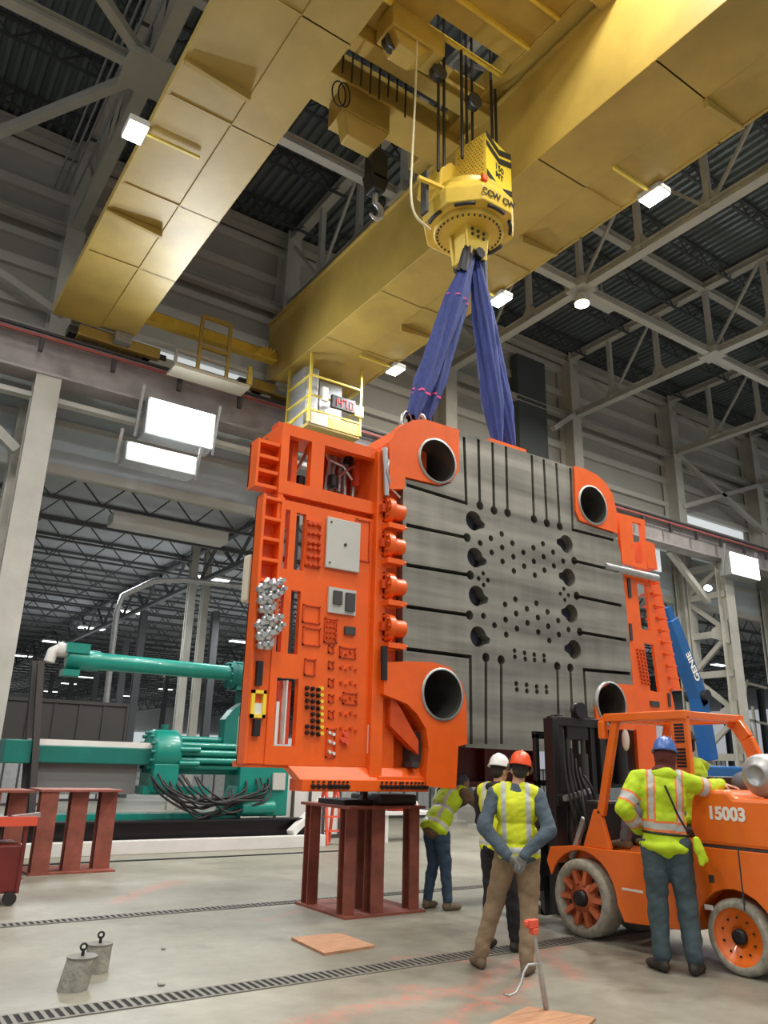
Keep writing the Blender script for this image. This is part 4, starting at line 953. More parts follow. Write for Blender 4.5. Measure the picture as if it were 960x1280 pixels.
m = MB(); r_ = zr(430, 783, 443, 793, YP); m.box(r_[0][0], r_[1][0], YP-.03, YP, r_[0][1], r_[2][1]); part('socket', m, 'steel_dark')
# hose couplings: rings on the panel
def coupling_grid(x0, y0, x1, y1, nc, nr, r, m_, nm, skip=()):
    m = MB()
    for i in range(nc):
        for j in range(nr):
            if (i, j) in skip: continue
            fx = i/(nc-1) if nc > 1 else 0; fy = j/(nr-1) if nr > 1 else 0
            c = at(x0+(x1-x0)*fx, y0+(y1-y0)*fy+(x1-x0)*fx*.14, YP)
            m.lathe((c.x, YP-.05, c.z), (0, 1, 0), [(0, r*.7), (.015, r*.75), (.02, r), (.05, r)], 12)
    return part(nm, m, m_)
coupling_grid(386, 655, 398, 678, 3, 3, .028, 'orange_dark', 'coupling_row'); coupling_grid(386, 685, 398, 706, 3, 3, .028, 'orange_dark', 'coupling_row')
coupling_grid(383, 860, 397, 884, 3, 4, .022, 'black', 'black_coupling_row'); coupling_grid(383, 892, 397, 916, 3, 4, .022, 'black', 'black_coupling_row', skip=((0, 0), (0, 1)))
m = MB()
for i in range(8):
    c = at(399, 861+i*8, YP); m.cyl((c.x, YP-.07, c.z), (c.x, YP, c.z), .02, n=8)
part('brass_nipple', m, 'decal_yellow')
coupling_grid(408, 777, 417, 797, 3, 4, .012, 'orange_dark', 'bolt_row')
def frame(x0, y0, x1, y1, nm='plate_frame', m_='orange_dark', fill=None):
    r_ = zr(x0, y0, x1, y1); m = MB(); t_ = .014; xa, xb, za, zb_ = r_[0][0], r_[1][0], r_[0][1], r_[2][1]
    for b_ in ((xa, xb, za, za+t_), (xa, xb, zb_-t_, zb_), (xa, xa+t_, za, zb_), (xb-t_, xb, za, zb_)): m.box(b_[0], b_[1], YP-.018, YP, b_[2], b_[3])
    if fill: m.box(xa+t_, xb-t_, YP-.01, YP, za+t_, zb_-t_)
    return part(nm, m, m_)
for a in ((405, 772, 421, 803), (380, 823, 394, 844), (378, 755, 400, 778), (378, 783, 400, 806), (410, 806, 417, 816), (410, 826, 417, 836), (410, 848, 417, 858), (410, 868, 417, 878), (410, 888, 417, 898), (424, 808, 444, 822), (428, 865, 446, 880), (382, 650, 400, 708), (444, 648, 462, 700)): frame(*a)
m = MB()
for j in range(6):
    for i in range(4):
        c = at(426+i*6, 815+j*19+(i % 2)*3, YP); m.cyl((c.x, YP-.03, c.z), (c.x, YP, c.z), .014 if i % 2 else .02, n=8)
part('test_point', m, 'orange_dark')
m = MB()
for (x, y) in ((411, 916), (416, 918), (411, 927), (416, 929), (411, 940), (416, 942)): c = at(x, y, YP); m.cyl((c.x, YP-.03, c.z), (c.x, YP, c.z), .018, n=8)
part('white_button', m, 'white_paint')
frame(407, 910, 419, 947)
m = MB(); 
for (x, y) in ((430, 918), (427, 925), (432, 928)): c = at(x, y, YP); m.cyl((c.x, YP-.05, c.z), (c.x, YP, c.z), .03, n=10)
part('red_valve', m, 'red_tool')
m = MB(); r_ = zr(459, 906, 463, 942); m.box(r_[0][0], r_[1][0], YP-.02, YP, r_[0][1], r_[2][1]); part('white_strip', m, 'white_paint')
m = MB()
for (x0, y0, x1, y1) in ((320, 826, 327, 857), (316, 899, 324, 920)):
    r_ = zr(x0, y0, x1, y1, YP-.02); m.box(r_[0][0], r_[1][0], YP-.05, YP+.02, r_[0][1], r_[2][1])
build_each(m, 'socket_strip', 'black', mach)
m = MB(); r_ = zr(313, 862, 331, 897, YP-.02); t_ = .035; xa, xb, za, zb_ = r_[0][0], r_[1][0], r_[0][1], r_[2][1]
for b_ in ((xa, xb, za, za+t_), (xa, xb, zb_-t_, zb_), (xa, xa+t_, za, zb_), (xb-t_, xb, za, zb_)): m.box(b_[0], b_[1], YP-.05, YP, b_[2], b_[3])
bxs = part('meter_box', m, 'decal_yellow', label='small yellow framed box with pale panel')
m = MB(); m.box(xa+t_, xb-t_, YP-.03, YP, za+t_, zb_-.13); part('meter_face', m, 'white_paint', bxs)
m = MB(); r_ = zr(307, 693, 315, 752, YP+.3); m.box(r_[0][0], r_[1][0]+.05, YP+.25, YP+.4, r_[0][1], r_[2][1]); part('cream_cover', m, 'cream', label='narrow cream cover at the left edge', bevel=.02)
m = MB(); r_ = zr(299, 895, 305, 942, YP+.3); m.box(r_[0][0], r_[1][0]+.05, YP+.2, YP+.35, r_[0][1], r_[2][1]); part('cream_cover', m, 'cream')
# silver pneumatic regulators
for k, (cx_, cy_) in enumerate(((338, 735), (336, 780))):
    m = MB()
    for dx, dy, r, h in ((-12, 0, .05, .1), (-4, -6, .055, .12), (4, -4, .05, .14), (12, -8, .055, .08), (-10, 14, .06, .12), (0, 12, .065, .14), (9, 8, .05, .1), (-9, 26, .055, .1), (-1, 26, .06, .12), (15, 2, .045, .1)):
        c = at(cx_+dx, cy_+dy*1.0, YP-.12); r *= .78; m.lathe((c.x, c.y, c.z-h/2), (0, 0, 1), [(0, r*.5), (.01, r), (h*.7, r), (h*.8, r*.6), (h, r*.55)], 14)
        m.cyl((c.x, c.y-.09, c.z), (c.x, c.y+.1, c.z), r*.6, n=12)
    a = at(cx_-14, cy_+6, YP-.08); b = at(cx_+14, cy_+2, YP-.08); m.tube([a, b], .035, 8); a = at(cx_-12, cy_+24, YP-.08); b = at(cx_+6, cy_+20, YP-.08); m.tube([a, b], .035, 8)
    part('regulator_set', m, 'silver', label='cluster of silver air regulators')

# ---- right service panel
def rib_panel(pts, holes_, nm, Y=YP+.0):
    m = MB(); xz_plate(m, [[Q(*p, Y) for p in pts]]+[[Q(*p, Y) for p in h] for h in holes_], Y, Y+.05); return part(nm, m, 'orange', bevel=.006)
rp = rib_panel([(773, 641), (806, 650), (809, 712), (778, 704)], [[(790, 652), (801, 655), (805, 706), (794, 703)]], 'upper_right_panel')
rq = rib_panel([(778, 717), (812, 724), (845, 893), (820, 893), (822, 965), (799, 965), (792, 860)], [[(796, 728), (808, 731), (814, 789), (802, 786)], [(805, 803), (817, 806), (825, 866), (813, 863)]], 'lower_right_panel')
m = MB(); 
for (a, b, c, d) in (((806, 675), (818, 680), (822, 712), (810, 709)), ): m.prism([V(at(*p, YP+.05)) for p in (a, b, c, d)], (0, .3, 0))
part('wing_box', m, 'orange', rp)
m = MB()
for i in range(10):
    y_ = 728+i*15; x_ = 813+i*3.0; a = at(x_, y_, YP); m.prism([(a.x-.05, YP-.05, a.z), (a.x+.22, YP-.02, a.z+.01), (a.x+.22, YP+.2, a.z+.01), (a.x-.05, YP+.2, a.z)], (0, 0, .025))
m.prism([at(812, 724, YP+.15), at(824, 727, YP+.15), at(851, 862, YP+.15), at(838, 862, YP+.15)], (0, .06, 0)); part('rib', m, 'orange', rq)
m = MB()
for j in range(10):
    for i in range(3): c = at(796+i*4+j*.7, 812+j*4.6+i*.8, YP); m.cyl((c.x, YP-.03, c.z), (c.x, YP, c.z), .018, n=8)
part('coupling_row', m, 'orange_dark', rq)
m = MB(); 
for (x, y, w_, h_) in ((818, 880, .2, .08), (836, 875, .05, .2), (786, 735, .06, .3), (788, 790, .05, .25)): c = at(x, y, YP); m.box(c.x-w_/2, c.x+w_/2, YP-.02, YP, c.z-h_/2, c.z+h_/2)
part('socket', m, 'steel_dark', rq)
m = MB(); a = at(756, 707, YP-.1); b = at(822, 719, YP-.1); m.cyl((a.x, YP-.08, a.z), (b.x, YP-.08, a.z-.0), .06, n=14); part('cross_pipe', m, 'galv', label='grey pipe crossing in front of the right panel')
m = MB(); a = at(752, 960, YF+.3); b = at(797, 960, YF+.3); m.box(a.x, b.x, YF+.3, YF+.8, 1.35, 2.15); m.cyl((a.x+.3, YF+.2, 1.4), (a.x+.3, YF+.2, 2.1), .09, n=16); part('dark_infill', m, 'black')  # black block added to darken the gap, not a known machine part
# shackles and top details
for x, y in ((509, 523), (526, 526)):
    m = MB(); c = at(x, y, 7.8); m.tube([(c.x+.09*cos(a_), c.y, c.z-.06+.15*sin(a_)) for a_ in [i*pi/8 for i in range(-1, 10)]], .028, 8); m.cyl((c.x-.13, c.y, c.z-.12), (c.x+.13, c.y, c.z-.12), .03, n=10); part('shackle', m, 'silver')
m = MB(); a = at(478, 560, 7.8); b = at(505, 530, 7.8); m.tube([a, (a+b)/2+V(0, 0, .05), b], .03, 8); m.box(5.3, 5.9, 7.75, 8.0, 5.3, 5.62); part('lifting_lug', m, 'orange')
m = MB(); a = at(618, 552, 7.75); b = at(656, 562, 7.75); m.box(a.x-.1, b.x, 7.72, 8.0, 5.4, a.z+.02); part('top_lug', m, 'orange')

# dark red support beam below the platen
m = MB(); m.box(6.3, 8.3, 8.25, 8.55, 1.33, 1.40); m.box(6.3, 8.3, 8.25, 8.55, 1.85, 1.93); m.box(6.3, 8.3, 8.38, 8.42, 1.4, 1.85)
for x in (6.35, 7.3, 8.2): m.box(x, x+.05, 8.26, 8.54, 1.4, 1.85)
part('cradle_beam', m, 'dark_red')

# ------------------------------------------------------------------ red steel stands
def stand(cx, cy, sx, sy, h, posts, label, grp='rust red steel stands'):
    t = thing('steel_stand', label, 'steel stand', (cx, cy, 0), grp)
    m = MB(); m.box(cx-sx, cx+sx, cy-sy, cy+sy, 0, .025); m.build('base_plate', 'rust_red', t)
    m = MB(); m.box(cx-sx*.98, cx+sx*.98, cy-sy, cy+sy, h-.03, h); m.build('top_plate', 'rust_red', t)
    for (px_, py_, w_, d_) in posts:
        m = MB(); m.ibeam((cx+px_, cy+py_, .025), (cx+px_, cy+py_, h-.03), w_, d_, .02, (0, 1, 0)); m.build('post', 'rust_red', t)
    return t
stand(5.42, 8.35, .54, .56, 1.13, [(-.44, -.40, .14, .14), (-.44, .4, .14, .14), (.44, -.40, .14, .14), (.44, .40, .14, .14), (-.09, -.42, .17, .16), (.02, 0, .34, .3)], 'large rust red stand with cluster of posts under the orange machine')
stand(3.22, 12.9, .60, .42, 1.13, [(-.45, -.3, .24, .2), (.0, -.2, .24, .2), (.45, -.1, .24, .2)], 'rust red stand of three wide posts standing below the white rail')
stand(1.95, 12.6, .55, .42, 1.13, [(-.35, -.2, .24, .2), (.0, -.3, .24, .2), (.38, -.1, .24, .2)], 'rust red stand cut off by the left edge of the picture')
m = MB(); m.box(4.95, 5.35, 8.0, 8.6, 1.13, 1.19); tag(m.build('packing_block', 'black', bevel=.01), 'short black packing block lying on the large red stand', 'block')
m = MB(); m.box(5.4, 5.95, 7.95, 8.6, 1.13, 1.25); tag(m.build('packing_block', 'steel_dark', bevel=.03), 'long dark rounded packing block lying on the large red stand', 'block')
m = MB(); a = at(455, 990, 7.9); m.lathe((a.x, 7.9, 1.19), (0, 0, 1), [(0, .06), (.02, .06), (.02, .045), (.1, .045)], 16); tag(m.build('jack', 'black'), 'small black jack on the packing block', 'jack')
m = MB(); a = at(690, 1040, 8.0); m.ibeam((a.x, 8.3, 0), (a.x, 8.3, 1.3), .2, .2, .02); m.box(a.x-.4, a.x+.4, 8.0, 8.7, 0, .03); tag(m.build('support_post', 'rust_red'), 'rust red support post standing behind the forklift mast', 'post')

# ------------------------------------------------------------------ teal machine behind
YT = 15.5
t = thing('injection_unit', 'teal green injection machine with a long top tube lying on a dark base', 'machine', (6, YT, 0))
def tp(nm, m, k, par=None, lab=None, **kw):
    o = m.build(nm, k, par or t, **kw)
    if lab: o['label'] = lab
    return o
m = MB(); m.lathe((3.35, YT, 3.34), (1, 0, 0), [(0, .15), (.02, .19), (.6, .19), (.62, .165), (3.25, .15), (3.3, .22), (3.36, .22)], 28); tp('top_tube', m, 'teal')
m = MB(); m.box(3.3, 3.72, YT-.2, YT+.15, 3.44, 3.62); m.box(3.3, 3.6, YT-.15, YT+.15, 3.02, 3.14); build_each(m, 'tube_clamp', 'teal', t)
m = MB(); m.lathe((3.15, YT, 3.5), (1, 0, -.05), [(0, .05), (.03, .13), (.35, .13), (.38, .1)], 20); m.tube([(3.2, YT, 3.5), (3.1, YT, 3.45), (3.06, YT, 3.25)], .1, 10); tp('white_elbow', m, 'white_paint', lab='white elbow at the end of the tube')
m = MB(); m.lathe((6.62, YT, 3.3), (1, 0, 0), [(0, .2), (0, .27), (.12, .27), (.12, .3), (.4, .3)], 24)
for i in range(10): a = 2*pi*i/10; m.cyl((6.58, YT+.24*cos(a), 3.3+.24*sin(a)), (6.62, YT+.24*cos(a), 3.3+.24*sin(a)), .03, n=8)
m.box(6.74, 7.5, YT-.2, YT+.3, 3.0, 3.55); tp('tube_flange', m, 'teal_dark')
m = MB(); m.prism([(6.75, YT-.1, 2.6), (6.95, YT-.1, 2.75), (6.95, YT-.1, 1.75), (6.6, YT-.1, 1.8), (6.6, YT-.1, 2.4)], (0, .3, 0)); m.box(6.95, 7.4, YT-.1, YT+.3, 1.7, 3.1); tp('side_bracket', m, 'teal_dark')
m = MB(); m.box(2.95, 5.2, YT-.25, YT+.25, 1.48, 1.78); m.box(2.5, 2.95, YT-.3, YT+.3, 1.46, 1.86); tp('rail_beam', m, 'teal_dark', bevel=.02)
m = MB(); m.box(2.9, 5.2, YT-.22, YT+.2, 1.78, 1.88); tp('rail_cover', m, 'white_paint', lab='white cover on top of the rail beam')
m = MB(); m.lathe((5.1, YT, 1.72), (1, 0, 0), [(0, .36), (.06, .42), (.5, .42), (.56, .36)], 32); m.box(5.12, 5.6, YT-.42, YT+.4, 1.0, 1.5); tp('main_flange', m, 'teal', bevel=.01)
m = MB()
for i in range(14): a = 2*pi*i/14; m.cyl((5.04, YT+.36*cos(a), 1.72+.36*sin(a)), (5.12, YT+.36*cos(a), 1.72+.36*sin(a)), .035, n=8)
m.cyl((5.38, YT, 2.1), (5.38, YT, 2.24), .07, n=12); tp('flange_bolts', m, 'teal_dark')
for i, (dz, dy) in enumerate(((.30, .05), (.18, -.2), (.04, -.28), (-.10, -.28), (-.22, -.2), (-.3, .02))):
    m = MB(); m.cyl((5.5, YT+dy, 1.68+dz), (7.6, YT+dy, 1.68+dz), .062, n=14); tp('guide_bar', m, 'teal')
m = MB(); m.cyl((5.6, YT, 1.68), (7.4, YT, 1.68), .22, n=24); tp('barrel', m, 'teal_dark')
m = MB()
for z in (1.78, 1.52): m.cyl((5.6, YT-.38, z), (6.0, YT-.38, z), .05, n=12)
tp('valve_stub', m, 'teal')
m = MB(); m.box(6.9, 8.0, YT-.35, YT+.4, .55, 1.6); m.prism([(6.6, YT-.3, .55), (7.0, YT-.3, .55), (7.0, YT-.3, 1.3)], (0, .5, 0)); tp('end_block', m, 'teal', bevel=.02)
m = MB(); m.box(7.62, 7.9, YT-.40, YT-.35, 1.05, 1.38); m.box(7.2, 7.45, YT-.39, YT-.35, .6, .8); tp('junction_box', m, 'grey_box')
m = MB(); m.box(5.0, 6.3, YT-.3, YT+.3, .95, 1.1); m.cyl((6.9, YT-.5, .72), (7.6, YT-.5, .72), .13, n=20); m.box(3.1, 7.0, YT-.3, YT+.2, .5, .62); tp('lower_cylinder', m, 'teal')
m = MB(); m.ibeam((2.4, YT-.45, .32), (8.6, YT-.45, .32), .3, .40, .03); m.box(2.4, 8.6, YT-.4, YT+.5, .04, .46); tp('base_frame', m, 'black')
m = MB(); r_ = random.Random(5)
for i in range(14):
    x0_ = 5.1+r_.random()*.9; x1_ = 6.5+r_.random()*1.0; z0_ = 1.25+r_.random()*.1; zm = .55+r_.random()*.3; z1_ = .9+r_.random()*.5; y_ = YT-.45-r_.random()*.2
    m.tube(smooth_pts([(x0_, y_+.2, z0_), (x0_+.15, y_, (z0_+zm)/2), ((x0_*2+x1_)/3+.1, y_-.05, zm), ((x0_+2*x1_)/3, y_, zm+.05), (x1_, y_, (zm+z1_)/2), (x1_+.1, y_+.25, z1_)]), .022, 6)
tp('hydraulic_hose', m, 'rubber')
m = MB(); m.box(3.05, 4.9, YT-.1, YT+.1, .95, 1.48); tp('guard_mesh', m, mat('smoked_sheet', (.16, .17, .17), .3))
# prop posts in front of the tube
for i, (xa, xb, lab) in enumerate(((51, 40, 'dark grey leaning prop post, front one holding the teal tube'), (44, 30, 'dark grey leaning prop post, rear one holding the teal tube'))):
    a = at(xa, 826, YT-.3+i*.35); b = at(xb, 1000, YT-.3+i*.35); d_ = (b-a)*(a.z/(a.z-b.z)); m = MB(); m.ibeam(a, a+d_, .11, .13, .02, (0, 1, 0)); tag(m.build('prop_post', 'steel_dark'), lab, 'post')
m = MB(); m.box(-4, 8.6, 14.55, 14.75, 0, .22); tag(m.build('white_kerb_beam', 'white_paint', bevel=.01), 'long white painted beam lying on the floor before the teal machine', 'beam')
m = MB(); m.bar((7.9, 14.75, .25), (9.0, 15.3, .9), .16, .12); tag(m.build('white_strut', 'white_paint'), 'short white strut rising from the end of the white floor beam', 'strut')
m = MB(); m.tube([(-4, 13.6, .012), (2, 13.65, .012), (6, 13.62, .012), (9, 13.7, .012)], .012, 6); tag(m.build('floor_cable', 'rubber'), 'thin black cable lying along the floor before the white beam', 'cable')
# orange step ladder & bench
t = thing('step_ladder', 'orange step ladder standing behind the large red stand', 'ladder', (9.0, 15.0, 0))
m = MB(); 
for s in (-1, 1): m.bar((8.95+s*.2, 14.75, 0), (8.95+s*.13, 15.0, 1.15), .05); m.bar((8.95+s*.2, 15.35, 0), (8.95+s*.13, 15.05, 1.15), .05)
m.build('rails', 'red_tool', t)
m = MB(); [m.box(8.95-.2+.02*i, 8.95+.2-.02*i, 14.78+.06*i, 14.92+.06*i, .25+.27*i, .28+.27*i) for i in range(4)]; m.build('steps', 'red_tool', t)
t = thing('work_bench', 'low white work bench with a red bundle, right of the large red stand', 'bench', (10.9, 15, 0))
m = MB(); m.box(10.2, 11.6, 14.8, 15.5, .55, .62); m.build('top', 'white_paint', t)
for x, y in ((10.3, 14.9), (11.5, 14.9), (10.3, 15.4), (11.5, 15.4)): m = MB(); m.box(x-.04, x+.04, y-.04, y+.04, 0, .55); m.build('leg', 'white_paint', t)
m = MB(); m.ell((10.8, 15.15, .74), (.5, .25, .13)); m.mi = 1
for i in range(6): m.tube([(10.4+i*.15, 15.15+.26*sin(a), .74+.135*cos(a)) for a in [k*pi/6-pi/2 for k in range(7)]], .02, 6)
tag(m.build('red_bundle', ['red_tool', 'white_paint']), 'red bundle with white straps lying on the white bench', 'bundle')
# red cart at the far left
t = thing('tool_cart', 'red tool cart cut off by the left edge of the picture', 'cart', (1.75, 10.6, 0))
m = MB(); m.box(1.2, 2.05, 10.2, 10.9, .12, .62); m.build('body', 'dark_red', t, bevel=.02)
m = MB(); m.box(1.15, 2.15, 10.15, 10.95, .82, .86); m.box(1.15, 2.15, 10.15, 10.18, .86, .92); m.build('tray', 'red_tool', t)
m = MB(); [m.bar((x, 10.2, .12), (x, 10.2, .85), .04) for x in (1.25, 2.05)]; m.build('upright', 'dark_red', t)
m = MB(); m.cyl((1.98, 10.15, .07), (1.98, 10.22, .07), .07, n=16); m.build('wheel', 'rubber', t)
m = MB(); m.bar((1.9, 10.3, .90), (2.2, 10.35, .93), .07, .05); m.bar((1.5, 10.4, .90), (1.85, 10.3, .90), .04); tag(m.build('hand_tool', 'galv'), 'grey hand tool lying on the tray of the red cart', 'tool')
# ------------------------------------------------------------------ floor drains
def drain(y, w, label, x0=-4, x1=14, n=0):
    t = thing('floor_drain', label, 'drain', (5, y, 0), 'slotted trench drains in the floor')
    m = MB(); m.box(x0, x1, y-w/2, y+w/2, -.004, .002); m.build('channel_shade', 'channel_shade', t)  # flat dark strip stands in for the shade down in the drain
    m = MB(); m.box(x0, x1, y-w/2-.025, y-w/2, 0, .008); m.box(x0, x1, y+w/2, y+w/2+.025, 0, .008); m.build('frame', 'grate_frame', t)
    m = MB(); x = x0
    while x < x1: m.box(x, x+.028, y-w/2, y+w/2, .002, .008); x += .062
    m.build('grate', 'grate_frame', t)
drain(5.92, .19, 'wide slotted trench drain crossing the near floor')
drain(9.03, .14, 'narrow slotted trench drain passing under the large red stand')
# plywood boards
m = MB(); q = [at(x, y, Z=.0) for x, y in ((364, 1175), (405, 1195), (469, 1185), (425, 1169))]; m.prism([(p.x, p.y, .0) for p in q], (0, 0, .022)); tag(m.build('plywood_board', 'plywood'), 'small square plywood board with red paint on the floor before the large stand', 'board')
m = MB(); q = [at(x, y, Z=.0) for x, y in ((600, 1290), (660, 1262), (745, 1276), (700, 1320))]; m.prism([(p.x, p.y, .0) for p in q], (0, 0, .02)); tag(m.build('plywood_board', 'plywood'), 'plywood board at the bottom edge under the steel bar', 'board')
# steel bar with orange handle
t = thing('lifting_bar', 'steel bar with orange grip standing at the bottom edge of the picture', 'bar', (4.42, 4.42, .02))
a = at(683, 1262, Z=.02); b = at(666, 1156, a.y); m = MB(); m.lathe(a, b-a, [(0, .014), (.01, .02), (.16, .019), (.3, .012), ((b-a).length, .011)], 12); m.build('shaft', 'galv', t)
m = MB(); m.box(b.x-.05, b.x+.04, b.y-.02, b.y+.02, b.z-.02, b.z+.035); m.box(b.x-.075, b.x-.05, b.y-.016, b.y+.016, b.z-.0, b.z+.03); m.box(b.x-.02, b.x+.03, b.y-.025, b.y+.025, b.z-.06, b.z-.02); m.build('grip', 'red_tool', t, bevel=.006)
m = MB(); m.tube([at(x, y, a.y) for x, y in ((676, 1205), (660, 1206), (655, 1215), (651, 1230), (645, 1241), (636, 1245), (630, 1243))], .009, 8); m.build('hook', 'galv', t)
# concrete cores with lifting rings
for (bx_, by_, tx, ty, Yc, r, lab) in ((90, 1237, 103, 1197, 6.43, .105, 'nearer and larger leaning concrete core with a lifting pin'), (119, 1215, 125, 1181, 6.86, .095, 'leaning concrete core with a lifting ring, standing just behind another')):
    a = at(bx_, by_, Z=0); b = at(tx, ty, a.y); t = thing('concrete_core', lab, 'concrete core', (a.x, a.y, 0), 'leaning concrete cores on the floor')
    d_ = b-a; n_ = 28; vs = []; 
    for k, p in enumerate((a, b)):
        for i in range(n_): w_ = 2*pi*i/n_; vs.append((p.x+r*cos(w_), p.y+r*sin(w_), p.z))
    m = MB(); m.add(vs, [(i, (i+1) % n_, n_+(i+1) % n_, n_+i) for i in range(n_)]+[list(range(n_))[::-1], [n_+i for i in range(n_)]]); m.build('body', 'core_concrete', t)
    m = MB(); m.cyl((b.x, b.y, b.z), (b.x, b.y, b.z+.012), r*1.02, n=28); m.build('cap', 'grate_frame', t)
    m = MB(); m.cyl((b.x, b.y, b.z+.01), (b.x, b.y, b.z+.06), .012, n=10); m.tube([(b.x+.022*cos(w_), b.y, b.z+.07+.022*sin(w_)) for w_ in [i*pi/5 for i in range(10)]], .008, 6, closed=True); m.build('lifting_ring', 'black', t)
m = MB(); m.ell((1.33, 7.7, .012), (.09, .05, .012)); tag(m.build('rag', 'black_cloth'), 'small dark rag on the floor at the left edge', 'rag')
m = MB(); m.ell((2.75, 7.35, .012), (.02, .02, .012)); m.ell((2.35, 6.25, .012), (.03, .03, .012)); tag(m.build('debris', 'core_concrete'), 'small concrete crumbs near the leaning cores', 'debris', kind='stuff')

# ------------------------------------------------------------------ blue boom lift
t = thing('boom_lift', 'blue boom lift with white lettering standing behind the forklift', 'boom lift', (17.5, 12, 0))
a = at(836, 775, 12.0); b = at(872, 870, 12.0); c = at(886, 950, 12.0)
m = MB(); m.bar(a, b+(b-a)*.12, .35, .34, (0, -1, 0)); m.build('boom', 'blue_lift', t, bevel=.02)
m = MB(); m.bar(a+V(-.1, 0, .3), a.lerp(b, .3), .22, .24, (0, -1, 0)); m.build('inner_boom', 'blue_lift', t)
m = MB(); xd = (b-a).normalized(); yv = V(0, -1, 0).cross(xd).normalized(); put_text(m, 'GENIE', .27, a.lerp(b, .62)+V(0, -.19, 0), -xd if xd.z > 0 else -xd, -yv if True else yv, .008); m.build('lettering', 'decal_white', t)
m = MB(); m.bar(b, c, .34, .34, (0, -1, 0)); m.bar(b+V(.4, .1, 0), c+V(.3, .1, .2), .1); m.build('riser', 'blue_lift', t, bevel=.02)
m = MB(); m.cyl((b.x, 11.7, b.z), (b.x, 12.3, b.z), .14, n=16); m.build('pivot_pin', 'black', t)
m = MB(); m.box(c.x-1.1, c.x+1.2, 11.3, 12.7, .9, 1.75); m.box(c.x-.9, c.x+1.0, 11.2, 11.4, .9, 1.3); m.build('chassis', 'blue_lift', t, bevel=.05)
for x in (c.x-.8, c.x+.8):
    m = MB(); m.cyl((x, 11.15, .45), (x, 11.45, .45), .45, n=28); m.build('wheel', 'rubber', t)

# ------------------------------------------------------------------ forklift (faces +Y, left side towards the camera)
FX0, FX1 = 6.5, 7.45
t = thing('forklift', 'orange forklift numbered 15003 with black mast at the right', 'forklift', (7.1, 4.8, 0))
def fp(nm, m, k, par=None, lab=None, **kw):
    o = m.build(nm, k, par or t, **kw)
    if lab: o['label'] = lab
    return o
def arc(cy, cz, r, a0, a1, n=12): return [(cy+r*cos(a0+(a1-a0)*i/n), cz+r*sin(a0+(a1-a0)*i/n)) for i in range(n+1)]
low = [(2.9, .30), (3.88, .26)]+arc(4.26, .28, .37, pi*1.02, 0, 12)+[(4.72, .26), (5.42, .22)]+arc(5.93, .36, .44, pi, .12*pi, 12)+[(6.40, .66), (6.34, .80), (6.0, .84), (5.62, .84), (5.5, .84), (4.62, .86), (4.60, .96), (2.9, .96)]
m = MB(); m.prism([(FX0, y, z) for y, z in low], (.16, 0, 0)); m.prism([(FX1-.16, y, z) for y, z in low], (.16, 0, 0)); m.box(FX0+.16, FX1-.16, 4.6, 6.2, .45, .80); m.box(FX0+.3, FX1-.3, 2.95, 4.7, .3, .9)
fp('chassis', m, 'orange_truck', bevel=.012)
m = MB(); hood = [(2.85, .98), (4.55, .98), (4.62, 1.10), (4.58, 1.36), (4.50, 1.44), (4.22, 1.44), (4.16, 1.38), (3.2, 1.38), (2.95, 1.30), (2.85, 1.15)]
m.prism([(FX0, y, z) for y, z in hood], (FX1-FX0, 0, 0)); fp('counterweight', m, 'orange_truck', bevel=.035)
m = MB(); m.box(FX0+.02, FX1-.02, 2.9, 4.6, .955, .985); m.box(FX0-.004, FX0+.004, 4.16, 4.172, .5, .96); m.box(FX0-.004, FX0+.004, 4.7, 4.712, .28, .84); fp('seam', m, 'steel_dark')
m = MB(); put_text(m, '15003', .145, (FX0-.006, 4.24, 1.24), (0, -1, 0), (0, 0, 1), .006); fp('number', m, 'decal_white')
m = MB(); m.box(FX0-.004, FX0+.002, 5.18, 5.42, .50, .52); m.box(FX0-.004, FX0+.002, 4.9, 5.0, .56, .66); m.box(FX0-.004, FX0+.002, 4.72, 4.80, .54, .58); m.box(FX0-.004, FX0+.002, 4.46, 4.54, .46, .5); fp('sticker', m, 'decal_white')
m = MB(); m.box(FX0-.004, FX0+.002, 4.42, 4.47, .68, .74); m.box(FX0-.004, FX0+.002, 3.4, 3.5, .6, .62); fp('sticker', m, 'steel_dark')
# floor, step, cowl
m = MB(); m.box(FX0+.02, FX1-.02, 5.0, 6.0, .80, .84); m.prism([(FX0+.02, 5.9, .84), (FX0+.02, 5.55, .84), (FX0+.02, 5.66, 1.2), (FX0+.02, 5.74, 1.2)], (.05, 0, 0)); m.prism([(FX1-.07, 5.9, .84), (FX1-.07, 5.55, .84), (FX1-.07, 5.66, 1.2), (FX1-.07, 5.74, 1.2)], (.05, 0, 0)); fp('floor_step', m, 'orange_truck', bevel=.008)
m = MB(); m.box(FX0+.1, FX1-.1, 4.6, 5.05, .84, 1.0); fp('seat_base', m, 'orange_truck', bevel=.02)
m = MB(); m.box(6.8, 7.25, 4.62, 5.08, 1.0, 1.1); m.prism([(6.8, 4.60, 1.05), (6.8, 4.72, 1.05), (6.8, 4.62, 1.55), (6.8, 4.52, 1.55)], (.45, 0, 0)); fp('seat', m, 'black', bevel=.03)
m = MB(); m.box(6.62, 7.36, 5.75, 5.95, .84, 1.28); fp('dash_cowl', m, 'black', bevel=.03)
m = MB(); c0 = V(7.02, 5.52, 1.36); ax = V(0, -.5, .85).normalized(); u = ax.orthogonal().normalized(); w = ax.cross(u)
m.tube([c0+(u*cos(a)+w*sin(a))*.17 for a in [i*pi/10 for i in range(20)]], .015, 8, closed=True); m.tube([c0, c0+V(0, .25, -.3)], .025, 8); m.bar(c0-u*.16, c0+u*.16, .02); fp('steering_wheel', m, 'black')
